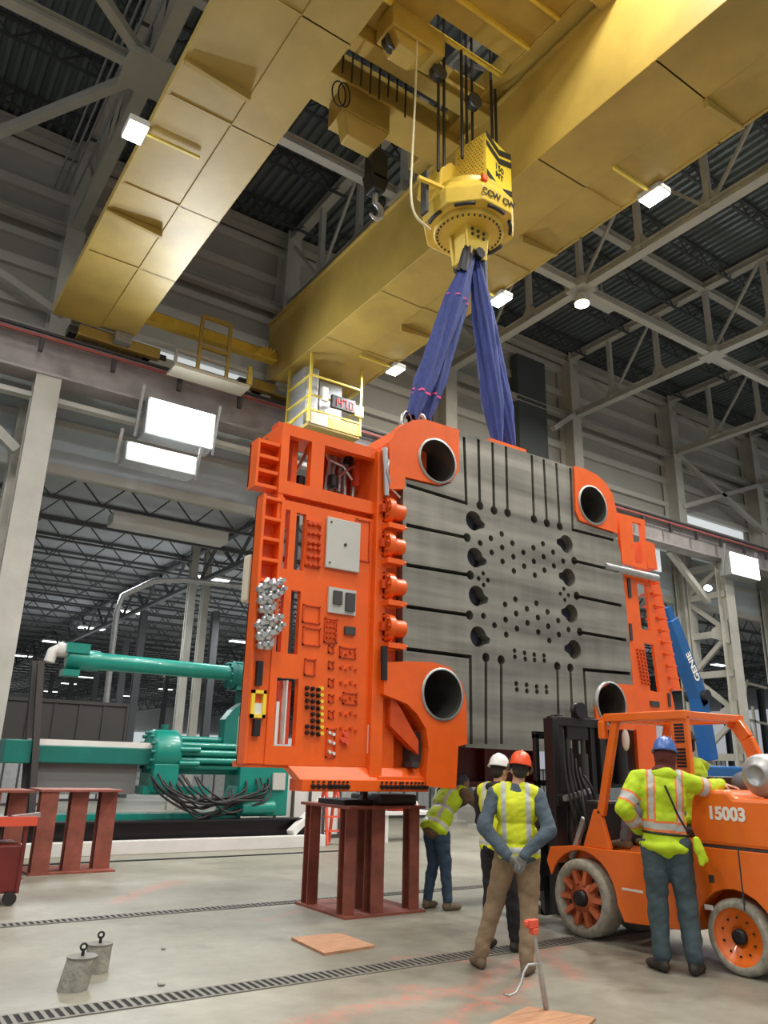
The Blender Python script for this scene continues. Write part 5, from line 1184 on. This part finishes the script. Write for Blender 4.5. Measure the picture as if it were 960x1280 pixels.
# overhead guard
zr_ = 2.08
m = MB(); m.bar((FX0+.05, 5.66, 1.15), (FX0+.05, 5.40, zr_), .06, .085, (0, 1, 0)); fp('guard_post', m, 'orange_truck', bevel=.01)
m = MB(); m.bar((FX1-.05, 5.66, 1.15), (FX1-.05, 5.40, zr_), .06, .085, (0, 1, 0)); fp('guard_post', m, 'orange_truck', bevel=.01)
m = MB(); m.box(FX0+.02, FX0+.07, 4.56, 4.74, 1.40, zr_); po = fp('guard_post', m, 'orange_truck', bevel=.008)
m = MB(); 
for g in range(2):
    for i in range(6): m.box(FX0+.012, FX0+.02, 4.60, 4.70, 1.62+g*.22+i*.03, 1.638+g*.22+i*.03)
fp('vent_slots', m, 'black', po)
m = MB(); pts = [(FX1-.08, 4.66, zr_), (FX1-.08, 4.60, 2.05), (FX1-.08, 4.50, 1.9), (FX1-.08, 4.36, 1.55), (FX1-.08, 4.32, 1.42)]
for i in range(4): m.bar(pts[i], pts[i+1], .07, .13, (0, 1, 0))
fp('guard_post', m, 'orange_truck', bevel=.01)
m = MB()
for x in (FX0+.04, FX1-.04): m.box(x-.045, x+.045, 4.56, 5.52, zr_-.03, zr_+.05)
m.box(FX0+.005, FX1-.005, 4.57, 4.66, zr_-.025, zr_+.045); m.box(FX0+.005, FX1-.005, 5.43, 5.515, zr_-.03, zr_+.045)
for i in range(6): m.box(FX0+.15+i*.12, FX0+.18+i*.12, 4.6, 5.5, zr_-.01, zr_+.04)
m.bar((FX0+.02, 5.5, zr_+.02), (FX0+.02, 5.58, zr_-.02), .045); fp('guard_roof', m, 'orange_truck', bevel=.01)
m = MB(); m.box(FX0-.03, FX0+.04, 5.5, 5.58, zr_-.2, zr_-.02); fp('head_lamp', m, 'orange_truck', bevel=.015)
m = MB(); m.ell((6.74, 5.45, 1.88), (.05, .03, .11)); fp('white_rag', m, 'white_paint', lab='white rag hanging under the guard')
# mast
for x in (6.58, 7.34):
    m = MB(); m.box(x-.05, x+.05, 6.26, 6.38, .15, 2.12); m.box(x-.05+(.0 if x < 7 else .0), x+.05, 6.38, 6.40, .15, 2.12); fp('mast_channel', m, 'black', bevel=.006)
for x in (6.70, 7.22):
    m = MB(); m.box(x-.04, x+.04, 6.30, 6.42, .2, 2.16); fp('inner_channel', m, 'black', bevel=.006)
m = MB(); m.box(6.54, 7.38, 6.28, 6.36, 2.04, 2.14); m.box(6.54, 7.38, 6.24, 6.3, 1.2, 1.32); m.box(6.54, 7.38, 6.28, 6.36, .35, .5); m.box(6.8, 7.15, 6.3, 6.42, 1.9, 2.05); build_each(m, 'cross_member', 'black', t, bevel=.01)
for x in (6.84, 7.08):
    m = MB(); m.cyl((x, 6.33, .3), (x, 6.33, 1.75), .05, n=16); m.cyl((x, 6.33, 1.75), (x, 6.33, 2.1), .028, n=12); fp('lift_cylinder', m, 'steel_dark')
m = MB(); m.lathe((7.0, 6.25, 2.22), (0, 1, 0), [(0, .09), (.03, .09), (.045, .06), (.06, .09), (.09, .09)], 20); m.box(6.94, 7.06, 6.27, 6.35, 2.12, 2.2); fp('chain_pulley', m, 'black')
m = MB(); m.box(6.50, 7.42, 6.5, 6.56, .35, .5); m.box(6.50, 7.42, 6.5, 6.56, .8, .92)
for x in (6.53, 6.75, 6.96, 7.17, 7.39): m.box(x-.03, x+.03, 6.5, 6.55, .5, 1.95)
m.box(6.50, 7.42, 6.5, 6.56, 1.9, 1.98); m.box(6.50, 7.42, 6.5, 6.55, 1.4, 1.46); fp('load_backrest', m, 'black', bevel=.006)
for x in (6.68, 7.26):
    m = MB(); m.box(x-.07, x+.07, 6.56, 6.62, .1, .9); m.prism([(x-.07, 6.56, .1), (x-.07, 7.35, .12), (x-.07, 7.35, .14), (x-.07, 6.62, .17)], (.14, 0, 0)); fp('fork', m, 'steel_dark')
m = MB(); r_ = random.Random(4)
for i in range(6):
    x = 6.62+i*.06; m.tube(smooth_pts([(x, 6.2, 2.0-.1*i), (x-.02, 6.16, 1.5), (x+.02, 6.1, 1.1+.05*i), (x+.2, 6.15, .95)]), .016, 6)
m.tube([(6.6, 5.95, 1.35), (6.52, 5.85, 1.15), (6.6, 5.9, .95), (6.8, 6.1, .9)], .014, 6); fp('hose', m, 'rubber')
m = MB(); m.bar((6.6, 6.2, 1.28), (7.0, 6.2, 1.36), .05); m.cyl((6.62, 6.15, .7), (6.62, 5.95, 1.1), .035, n=12); fp('tilt_cylinder', m, 'galv')
# wheels
def wheel(x, y, z, r, w_, front):
    m = MB(); m.lathe((x, y, z), (1, 0, 0), [(.05, r*.70), (0, r*.76), (0, r*.93), (.03, r), (w_-.03, r), (w_, r*.93), (w_, r*.7)], 40, caps=False); tw = fp('wheel', m, 'tyre')
    m = MB(); m.lathe((x, y, z), (1, 0, 0), [(.0, r*.765), (.02, r*.74), (.09, r*.68), (.09, r*.42), (.03, r*.40), (.03, r*.05)] if front else [(.0, r*.765), (.01, r*.74), (.03, r*.72), (.03, r*.3), (.05, r*.28), (.05, r*.05)], 40, caps=False); m.cyl((x+.12, y, z), (x+.15, y, z), r*.70, n=32); 
    if front:
        for i in range(10): a = 2*pi*i/10; m.bar((x+.04, y+r*.36*cos(a), z+r*.36*sin(a)), (x+.035, y+r*.73*cos(a), z+r*.73*sin(a)), .045, .06, (1, 0, 0))
    fp('rim', m, 'bronze_rim' if front else 'orange_truck', tw)
    m = MB(); m.lathe((x-.02 if front else x+.01, y, z), (1, 0, 0), [(0, r*.10), (0, r*.2), (.05, r*.22), (.08, r*.22)], 20)
    n_ = 10
    for i in range(n_): a = 2*pi*(i+.5)/n_; m.cyl((x+.078 if front else x+.015, y+r*(.55 if front else .5)*cos(a), z+r*(.55 if front else .5)*sin(a)), (x+.09 if front else x+.025, y+r*(.55 if front else .5)*cos(a), z+r*(.55 if front else .5)*sin(a)), r*(.07 if front else .03), n=8)
    fp('hub', m, 'black', tw)
defm('bronze_rim', (0.62, 0.16, 0.06), 0.5, var=.25, vscale=8)
wheel(6.47, 5.93, .36, .36, .26, True); wheel(7.22, 5.93, .36, .36, .26, True)
wheel(6.50, 4.26, .29, .29, .20, False); wheel(7.25, 4.26, .29, .29, .2, False)
# propane tank
g = thing('propane_tank', 'grey and orange gas cylinder lying across the rear of the forklift', 'gas cylinder', (6.95, 3.96, 1.44))
cz = 1.565
m = MB(); m.lathe((6.56, 3.96, cz), (1, 0, 0), [(0, .0), (.0, .07), (-.02, .075), (-.02, .095), (.01, .10), (.03, .15), (.07, .175), (.16, .18)], 32); m.build('collar_end', 'galv', g)
m = MB(); m.lathe((6.72, 3.96, cz), (1, 0, 0), [(0, .178), (.5, .178), (.58, .13), (.6, 0)], 32); m.build('shell', 'bronze_tank', g)
m = MB(); m.lathe((6.76, 3.96, cz), (1, 0, 0), [(0, .184), (.05, .184)], 32); m.lathe((7.08, 3.96, cz), (1, 0, 0), [(0, .184), (.05, .184)], 32); m.build('strap', 'steel_dark', g)
m = MB(); m.box(6.8, 7.25, 3.86, 4.06, 1.38, 1.41); m.build('cradle', 'steel_dark', g)
m = MB(); m.ell((7.02, 4.34, 1.50), (.14, .13, .10)); m.build('air_cleaner_cap', 'grey_cloth', t)

# ------------------------------------------------------------------ people
def blob(name, el, m_, parent, voxel=.012, smooth=5, paint=None, xf=None, cut=None, wr=0.0, sd=0.0):
    if name in ('trousers', 'jacket', 'safety_vest', 'rolled_hood', 'hood'): wr = .011; sd = len(bpy.data.objects)*.37
    mb = MB()
    for e in el:
        if e[0] == 'c':
            a, b, ra, rb = Vector(e[1]), Vector(e[2]), e[3], e[4]; d = (b-a); L = d.length; d.normalize(); k = 5
            prof = [(-ra*cos(i*pi/2/k), max(1e-3, ra*sin(i*pi/2/k))) for i in range(k)]+[(0, ra)]+[(L, rb)]+[(L+rb*sin((i+1)*pi/2/k), max(1e-3, rb*cos((i+1)*pi/2/k))) for i in range(k)]
            mb.lathe(a, d, prof, 14)
            # close poles
            mb.ell(a, (ra*.97,)*3, 10, 6); mb.ell(b, (rb*.97,)*3, 10, 6)
        else: mb.ell(e[1], e[2], 18, 12, e[3] if len(e) > 3 else None)
    o = mb.build(name+'_tmp', 'skin'); md = o.modifiers.new('r', 'REMESH'); md.mode = 'VOXEL'; md.voxel_size = voxel
    s = o.modifiers.new('s', 'SMOOTH'); s.iterations = smooth; s.factor = .5
    dg = bpy.context.evaluated_depsgraph_get(); me = bpy.data.meshes.new_from_object(o.evaluated_get(dg)); bpy.data.objects.remove(o)
    me.name = name; me.materials.clear()
    if wr:
        nr = [v.normal.copy() for v in me.vertices]
        for v, q_ in zip(me.vertices, nr):
            c = v.co; d_ = noise.noise(V(c.x*7+sd, c.y*7, c.z*11+c.x*5))*1.0+noise.noise(V(c.x*15, c.y*15+sd, c.z*24-c.x*10))*.5
            v.co = c+q_*d_*wr
    ms = m_ if isinstance(m_, (list, tuple)) else [m_]
    for k in ms: me.materials.append(MT[k])
    if paint:
        for p in me.polygons: p.material_index = paint(p.center)
    else:
        me.polygons.foreach_set('material_index', [0]*len(me.polygons))
    me.polygons.foreach_set('use_smooth', [True]*len(me.polygons))
    if xf is not None: me.transform(xf)
    me.update()
    q = bpy.data.objects.new(name, me); COL.objects.link(q); q.parent = parent; return q
def basis(x, y, z): return Matrix((Vector(x), Vector(y), Vector(z))).transposed()
def hand(w, d, n, thumb, curl=.5, g=0.0):
    """w wrist, d finger direction, n palm normal (fingers curl towards it), thumb +-1 side"""
    w = Vector(w); d = Vector(d).normalized(); n = (Vector(n)-d*d.dot(Vector(n))).normalized(); a = d.cross(n)*thumb; el = []
    el.append(('e', w+d*.05, (.040+g, .052+g, .017+g), basis(a, d, n))); el.append(('c', w-d*.01, w+d*.03, .026+g, .030+g))
    for k, (o, L) in enumerate(((.030, .066), (.010, .078), (-.010, .073), (-.029, .058))):
        p = w+d*.088+a*o; ang = curl*.5; v = d*cos(ang)+n*sin(ang)+a*(.05*(1-k)); q = p+v.normalized()*L*.45; ang = curl*1.4; v2 = d*cos(ang)+n*sin(ang); q2 = q+v2*L*.35; ang = curl*2.1; v3 = d*cos(ang)+n*sin(ang); q3 = q2+v3*L*.25
        el += [('c', p-d*.02, q, .0098+g, .0092+g), ('c', q, q2, .009+g, .0085+g), ('c', q2, q3, .0085+g, .0075+g)]
    p = w+d*.03+a*.034; q = p+(d*.75+a*.55+n*.3).normalized()*.042; q2 = q+(d*.9+a*.05+n*.4).normalized()*.032
    el += [('c', w+d*.02+a*.015, p, .014+g, .014+g), ('c', p, q, .013+g, .011+g), ('c', q, q2, .0105+g, .009+g)]
    return el
def person(label, loc, face, sc, P, C):
    """P joints in local metres (x right, y forward), C clothing"""
    fx, fy = Vector(face).normalized(); rz = Matrix.Rotation(atan2(-fx, fy), 4, 'Z'); xf = rz @ Matrix.Scale(sc, 4)
    root = thing('person', label, 'person', loc)
    J = dict(pelvis=(0, 0, .95), chest=(0, .0, 1.28), neck=(0, -.01, 1.46), head=(0, .02, 1.62), look=(0, 1, 0),
             ls=(-.19, 0, 1.41), rs=(.19, 0, 1.41), le=(-.25, -.03, 1.12), re=(.25, -.03, 1.12), lw=(-.26, .08, .88), rw=(.26, .08, .88),
             lh=(-.09, 0, .92), rh=(.09, 0, .92), lk=(-.11, .03, .50), rk=(.11, .03, .50), la=(-.12, 0, .10), ra=(.12, 0, .10),
             lf=(-.2, 1, 0), rf=(.2, 1, 0), ld=(0, .1, -1), rd=(0, .1, -1), ln=(1, 0, 0), rn=(-1, 0, 0), lc=.6, rc=.6)
    inv = xf.inverted()
    for k, v in P.items():
        if isinstance(v, tuple) and len(v) == 4: v = tuple(inv @ (Vector(v[:3])-Vector(loc)))   # world point
        J[k] = v
    J = {k: (Vector(v) if isinstance(v, tuple) else v) for k, v in J.items()}
    pv, ch, nk, hd = J['pelvis'], J['chest'], J['neck'], J['head']
    up_ = (nk-pv).normalized(); sx = (J['rs']-J['ls']); sx = (sx-up_*sx.dot(up_)).normalized(); fwd = up_.cross(sx).normalized()
    TB = basis(sx, fwd, up_)
    lk = Vector(J['look']).normalized(); hz = (hd-nk).normalized(); hz = (hz+V(0, 0, 1)).normalized(); hx = lk.cross(hz).normalized(); hy = hz.cross(hx).normalized(); HB = basis(hx, hy, hz)
    def H(x, y, z): return hd+HB@V(x, y, z)
    def torso(g, arms=True, low=True):
        el = [('e', ch+up_*.02, (.165+g, .105+g, .19+g), TB), ('e', (pv*.6+ch*.4), (.142+g, .098+g, .17+g), TB), ('e', nk-up_*.06, (.13+g, .07+g*.6, .05+g*.5), TB),
              ('c', J['ls'].lerp(nk, .25), J['ls'].lerp(nk, .02), .052+g, .05+g), ('c', J['rs'].lerp(nk, .25), J['rs'].lerp(nk, .02), .052+g, .05+g)]
        if low: el.append(('e', pv, (.155+g, .105+g, .12+g), TB))
        if low and g > .01 and not C.get('short'): el.append(('e', pv-up_*.045, (.176+g, .130+g, .075), TB))
        return el
    def arms(g, w0=0, sd='lr', upto=1.0):
        el = []
        for s in sd:
            S_, E_, W_ = J[s+'s'], J[s+'e'], J[s+'w']; W_ = E_.lerp(W_, upto)
            el += [('c', S_, E_, .050+g, .040+g*1.0), ('c', E_, W_, .041+g, .029+g*.9)]
        return el
    def legs(g, cut=1.0):
        el = []
        for s in 'lr':
            A_ = J[s+'k'].lerp(J[s+'a'], cut)
            el += [('c', J[s+'h'], J[s+'k'], .082+g, .055+g*.9), ('c', J[s+'k'], A_, .055+g*.9, .040+g*.9), ('c', J[s+'k'].lerp(J[s+'a'], .25)+V(0, -.015, 0), J[s+'k'].lerp(J[s+'a'], .4)+V(0, -.012, 0), .052+g*.5, .05+g*.5)]
        return el
    # the body: head with face, neck, trunk, arms, hands, legs - one skin
    el = torso(0)+arms(0)+legs(0)
    el += [('c', nk-up_*.05, hd-hz*.06, .058, .054), ('e', H(0, 0, .02), (.074, .094, .098), HB), ('e', H(0, .018, -.05), (.056, .072, .062), HB), ('e', H(0, .045, -.085), (.03, .034, .025), HB),
           ('c', H(0, .088, .012), H(0, .108, -.022), .009, .014), ('e', H(0, .095, -.028), (.018, .012, .009), HB), ('e', H(0, .082, -.056), (.024, .012, .007), HB), ('e', H(0, .079, -.066), (.021, .012, .007), HB),
           ('e', H(0, .083, .032), (.05, .012, .01), HB), ('e', H(-.076, -.008, -.005), (.01, .018, .03), HB), ('e', H(.076, -.008, -.005), (.01, .018, .03), HB)]
    for s, th in (('l', 1), ('r', -1)): el += hand(J[s+'w'], J[s+'d'], J[s+'n'], th if C.get('flip'+s) is None else -th, J[s+'c'])
    for s in 'lr':
        d_ = Vector(J[s+'f']).normalized(); el += [('c', J[s+'a']+V(0, 0, -.05)-d_*.03, J[s+'a']+V(0, 0, -.06)+d_*.12, .036, .03)]
    blob('body', el, 'skin', root, .0075, 3, xf=xf)
    mb = MB()
    for s in (-1, 1): mb.ell(H(s*.031, .083, .012), (.011, .010, .009), 12, 8, HB)
    e = mb.build('eyes', 'white_paint', None); e.data.transform(xf); e.parent = root
    mb = MB()
    for s in (-1, 1): mb.ell(H(s*.031, .092, .012), (.005, .003, .005), 10, 6, HB)
    q = mb.build('pupils', 'black', None); q.data.transform(xf); q.parent = e
    # hair or hood
    if C.get('hair', True): blob('hair', [('e', H(0, -.018, .03), (.079, .092, .095), HB), ('e', H(0, -.045, -.02), (.068, .055, .05), HB)], C.get('hairm', 'hair'), root, .008, 3, xf=xf)
    if C.get('hood'): blob('hood', [('e', H(0, -.022, .01), (.096, .095, .115), HB), ('e', H(0, -.02, -.08), (.082, .075, .06), HB), ('e', nk-fwd*.02+up_*.02, (.10, .085, .06), TB)], C['hood'], root, .010, 4, xf=xf)
    # trousers
    tg = C.get('tg', .022)
    blob('trousers', legs(tg, .95)+[('e', pv+V(0, 0, -.02), (.150+tg*.7, .104+tg*.8, .12), TB)], C['trousers'], root, .011, 4, xf=xf)
    # boots
    for s in 'lr':
        A_ = J[s+'a']; d_ = Vector(J[s+'f']).normalized(); z0 = A_.z-.10; sd_ = d_.cross(V(0, 0, 1)); B_ = basis(sd_, d_, V(0, 0, 1))
        blob('boot', [('c', A_+V(0, 0, -.03)-d_*.01, A_+V(0, 0, .05), .050, .046), ('e', A_+d_*.04+V(0, 0, -.055), (.048, .10, .045), B_), ('e', A_+d_*.125+V(0, 0, -.062), (.052, .072, .037), B_), ('e', A_-d_*.03+V(0, 0, -.055), (.042, .045, .045), B_)], C.get('boots', 'boot'), root, .009, 2, xf=xf)
    # jacket with sleeves
    jg = C.get('jg', .020)
    blob('jacket', torso(jg)+arms(jg, upto=.97)+[('e', nk+up_*.0, (.07, .066, .035), TB)], C['jacket'], root, .010, 4, paint=C.get('jpaint') and C['jpaint'](J, TB), xf=xf)
    if C.get('vest'):
        def vp(c):
            v = TB.transposed() @ (c-pv); x, y, z = v
            if -.015 < z < .035: return 1
            if .20 < z < .245 and C.get('twoband'): return 1
            if .085 < abs(x) < .128 and z > .035: return 1
            return 0
        g = jg+.014
        blob('safety_vest', [('e', ch+up_*.02, (.168+g, .108+g, .195), TB), ('e', (pv*.6+ch*.4), (.150+g, .100+g, .17), TB), ('e', pv+up_*.0, (.166+g, .112+g, .10), TB), ('e', pv-up_*.04, (.168+g, .118+g, .07), TB), ('c', J['ls'].lerp(nk, .62), J['ls'].lerp(nk, .22), .058+jg, .060+jg), ('c', J['rs'].lerp(nk, .62), J['rs'].lerp(nk, .22), .058+jg, .060+jg)],
             [C['vest'], 'stripe_silver'], root, .009, 4, paint=vp, xf=xf)
    if C.get('hoodie'): blob('rolled_hood', [('e', nk-fwd*.055+up_*.01, (.105, .06, .055), TB), ('e', nk-fwd*.02+up_*.025, (.09, .08, .035), TB)], C['hoodie'], root, .010, 4, xf=xf)
    for s, th in (('l', 1), ('r', -1)):
        if C.get('gloves'): blob('glove', hand(J[s+'w'], J[s+'d'], J[s+'n'], th, J[s+'c'], .004)+[('c', J[s+'w'], J[s+'w'].lerp(J[s+'e'], .15), .034, .038)], C['gloves'], root, .0055, 2, xf=xf)
    if C.get('belt'): blob('belt', [('e', pv+up_*.055, (.163+jg, .113+jg, .022), TB)], C['belt'], root, .008, 2, xf=xf)
    # hard hat
    if C.get('hat'):
        mb = MB(); n_ = 32; vs = []; fs = []
        rings = [(0.0, 1.06), (.012, 1.045), (.04, 1.01), (.07, .93), (.095, .80), (.115, .60), (.127, .36), (.131, .0)]
        for k, (z, r) in enumerate(rings):
            for i in range(n_):
                a = 2*pi*i/n_; rid = 1+.012*(cos(a*2)**8)*(1 if 2 < k < 7 else 0); vs.append(H(.094*r*cos(a)*rid, .112*r*sin(a)*rid-.008, .048+z))
        for k in range(len(rings)-1):
            for i in range(n_): j = (i+1) % n_; fs.append((k*n_+i, k*n_+j, (k+1)*n_+j, (k+1)*n_+i))
        mb.add(vs, fs, True); vs = []; fs = []
        for r, z in ((1.03, .006), (1.0, -.006)):
            for i in range(n_):
                a = 2*pi*i/n_; f_ = max(0, sin(a)) if not C.get('backward') else max(0, -sin(a)); e_ = .014+.036*f_**2; vs.append(H((.094*1.04+e_*.8)*cos(a), (.112*1.04+e_)*sin(a)-.008, .048+z-.008*f_))
        for i in range(n_):
            a = 2*pi*i/n_; vs.append(H(.09*cos(a), .106*sin(a)-.008, .05))
        for k in (0, 1):
            for i in range(n_): j = (i+1) % n_; fs.append((k*n_+i, k*n_+j, (k+1)*n_+j, (k+1)*n_+i))
        mb.add(vs, fs, True); mb.add([vs[i] for i in range(n_)]+[H(.098*cos(2*pi*i/n_), .116*sin(2*pi*i/n_)-.008, .056) for i in range(n_)], [(i, (i+1) % n_, n_+(i+1) % n_, n_+i) for i in range(n_)], True)
        mb.tube([H(0, .112*cos(a)*.98-.008, .05+.134*sin(a)) for a in [i*pi/12 for i in range(1, 12)]], .007, 6)
        h_ = mb.build('hard_hat', C['hat'], None); h_.data.transform(xf); h_.parent = root
        mb = MB()
        if C.get('muffs'):
            for s in (-1, 1): mb.ell(H(s*.098, -.005, .02), (.022, .03, .036), 14, 8, HB); mb.tube([H(s*.10, -.005, .03), H(s*.104, -.02, .08), H(s*.09, -.03, .10)], .007, 6)
            c_ = mb.build('hat_clip', 'steel_dark', None); c_.data.transform(xf); c_.parent = h_
        else:
            mb.ell(H(0, .098, .10), (.022, .008, .014), 12, 8, HB); mb.ell(H(.085, -.02, .10), (.006, .016, .010), 12, 8, HB); mb.ell(H(-.085, -.02, .10), (.006, .016, .010), 12, 8, HB); c_ = mb.build('hat_sticker', 'steel_dark', None); c_.data.transform(xf); c_.parent = h_
    return root, xf, J, TB
def sub(root, xf, name, mb, m_, par=None):
    o = mb.build(name, m_, None); o.data.transform(xf); o.parent = par or root; return o

# man in orange hard hat, hands clasped behind his back
person('man in orange hard hat and yellow vest, hands clasped behind his back', (5.00, 5.26, 0), (.70, .71), .962,
   dict(le=(-.285, -.13, 1.13), re=(.285, -.13, 1.13), lw=(-.075, -.20, .925), rw=(.055, -.225, .93), ld=(.75, .0, -.62), rd=(-.35, .0, -.9), ln=(0, -.3, -1), rn=(0, 1, 0), lc=.5, rc=.55, la=(-.34, .03, .10), ra=(.05, -.10, .10), lk=(-.21, .06, .5), rk=(.09, .02, .5), look=(-.12, 1, .05), lf=(-.45, 1, 0), rf=(.25, 1, 0), head=(.04, .035, 1.615)),
   dict(trousers='khaki', tg=.030, jacket='blue_grey_cloth', jg=.024, vest='hivis_yellow', twoband=False, hat='hat_orange', muffs=True, boots='boot_tan', gloves='glove_grey', hairm='hair'))
# man in white hard hat beside him
person('man in white hard hat, black hood and yellow vest, face turned right', (5.40, 5.93, 0), (.93, .37), .955,
   dict(le=(-.23, .08, 1.14), re=(.23, .08, 1.14), lw=(.02, .24, 1.16), rw=(-.02, .26, 1.12), ld=(1, .1, .1), rd=(-1, .1, .1), ln=(0, -1, 0), rn=(0, -1, 0), look=(.25, 1, .02), head=(0, .05, 1.61), la=(-.12, -.02, .1), ra=(.14, .03, .1)),
   dict(trousers='black_cloth', jacket='black_cloth', jg=.024, vest='hivis_yellow', hat='hat_white', boots='boot', hoodie='black_cloth', hair=True))
# man in blue hard hat leaning on the forklift
def cpaint(J, TB):
    pv, ls, le, rs, re, lw = J['pelvis'], J['ls'], J['le'], J['rs'], J['re'], J['lw']
    def f(c):
        v = TB.transposed() @ (c-pv); x, y, z = v
        for a, b in ((ls, le), (rs, re)):
            d = b-a; t_ = (c-a).dot(d)/d.length_squared; off = (c-a-d*t_).length
            if off < .10 and abs((TB.transposed()@(c-pv)).x) > .19:
                if .55 < t_ < .78: return 1
                if .48 < t_ < .85: return 2
                if t_ < .9: return 0
        d = lw-le; t_ = (c-le).dot(d)/d.length_squared
        if (c-le-d*t_).length < .09 and x < -.19 and .1 < t_ < .95:
            if .35 < t_ < .62: return 1
            if .28 < t_ < .7: return 2
            return 0
        if .085 < z < .135: return 1
        if .065 < z < .155: return 2
        if z > .155 and y < .2:
            if .092 < abs(x) < .132: return 1
            if .078 < abs(x) < .146: return 2
        return 0
    return f
r_, xf_, J_, TB_ = person('man in blue hard hat and lime hooded jacket leaning on the forklift', (6.20, 4.66, 0), (.80, .60), 1.06,
   dict(le=(-.31, -.10, 1.19), lw=(-.20, .10, 1.02), ld=(.6, .6, -.5), ln=(1, 0, 0), rs=(.19, .02, 1.415), re=(6.57, 4.43, 1.44, 1), rw=(6.79, 4.46, 1.475, 1), rd=(.95, -.3, -.1), rn=(0, 0, -1), rc=.25,
        look=(.05, 1, -.1), head=(.05, .06, 1.60), neck=(.03, .0, 1.46), la=(-.10, -.08, .10), ra=(.14, -.10, .10), lk=(-.10, .0, .51), rk=(.12, .02, .51), lf=(-.55, .8, 0), rf=(.3, 1, 0)),
   dict(trousers='slate_trouser', tg=.034, jacket=['hivis', 'stripe_silver', 'stripe_orange'], jg=.034, jpaint=cpaint, hat='hat_blue', boots='boot', hood='maroon_cloth', hair=False, hoodie='hivis', belt='black'))
mb = MB(); mb.tube(smooth_pts([V(.03, -.15, 1.38), V(.07, -.168, 1.27), V(.11, -.168, 1.16), V(.17, -.145, 1.04)]), .009, 6); sub(r_, xf_, 'strap', mb, 'black')
blob('yellow_glove', [('c', (.235, -.10, .97), (.25, -.10, .90), .03, .042), ('c', (.25, -.10, .90), (.285, -.10, .83), .04, .03), ('c', (.25, -.10, .90), (.26, -.12, .80), .03, .022)], 'hivis', r_, .008, 3, xf=xf_)
blob('black_glove', hand(J_['lw'], J_['ld'], J_['ln'], 1, .6, .005)+[('c', J_['lw'], J_['lw'].lerp(J_['le'], .2), .036, .042)], 'black_cloth', r_, .0055, 2, xf=xf_)
# driver sitting in the forklift
person('forklift driver in yellow jacket and grey trousers seated behind the mast', (7.02, 4.90, .0), (0, 1), 1.0,
   dict(pelvis=(0, .02, 1.20), chest=(0, .0, 1.50), neck=(0, .02, 1.68), head=(0, .06, 1.82), ls=(-.19, .02, 1.63), rs=(.19, .02, 1.63), le=(-.25, .22, 1.45), re=(.24, .22, 1.42), lw=(-.13, .50, 1.42), rw=(.13, .50, 1.42), ld=(.3, 1, 0), rd=(-.3, 1, 0), ln=(0, 0, -1), rn=(0, 0, -1), lc=.9, rc=.9,
        lh=(-.10, .05, 1.17), rh=(.10, .05, 1.17), lk=(-.27, .56, 1.18), rk=(.16, .46, 1.22), la=(-.30, .62, .94), ra=(.14, .66, .94), lf=(0, 1, 0), rf=(0, 1, 0), look=(0, 1, -.1)),
   dict(trousers='grey_cloth', jacket='hivis', hat='hat_dark', boots='boot_tan', gloves=None))
# man stooping under the machine
person('stooping man in yellow vest and jeans working under the hanging machine', (6.18, 7.86, 0), (.97, .1), .97,
   dict(pelvis=(0, -.04, .92), chest=(0, .16, 1.20), neck=(0, .34, 1.34), head=(0, .44, 1.43), ls=(-.19, .28, 1.31), rs=(.19, .28, 1.31), le=(-.26, .45, 1.12), re=(.30, .50, 1.14), lw=(-.12, .64, 1.22), rw=(.14, .70, 1.22), ld=(.2, 1, .3), rd=(-.2, 1, .3), lh=(-.09, -.02, .90), rh=(.09, -.02, .90), lk=(-.11, .04, .5), rk=(.11, .03, .5), look=(.1, 1, .1), la=(-.12, -.05, .1), ra=(.13, .05, .1)),
   dict(trousers='denim', jacket='brown_cloth', jg=.026, vest='hivis', short=True, twoband=True, hat=None, hoodie='brown_cloth', boots='boot_tan', hairm='grey_cloth'))
# man behind the mast
person('man in yellow vest half hidden between the mast and the steel face', (7.45, 6.98, 0), (-.55, .83), .98,
   dict(le=(-.25, .05, 1.14), re=(.25, .05, 1.14), lw=(-.12, .26, 1.1), rw=(.12, .26, 1.12), ld=(.3, 1, .2), rd=(-.3, 1, .2)),
   dict(trousers='rust_cloth' if 'rust_cloth' in MT else 'black_cloth', jacket='black_cloth', vest='hivis', twoband=True, hat='hat_dark', boots='boot'))
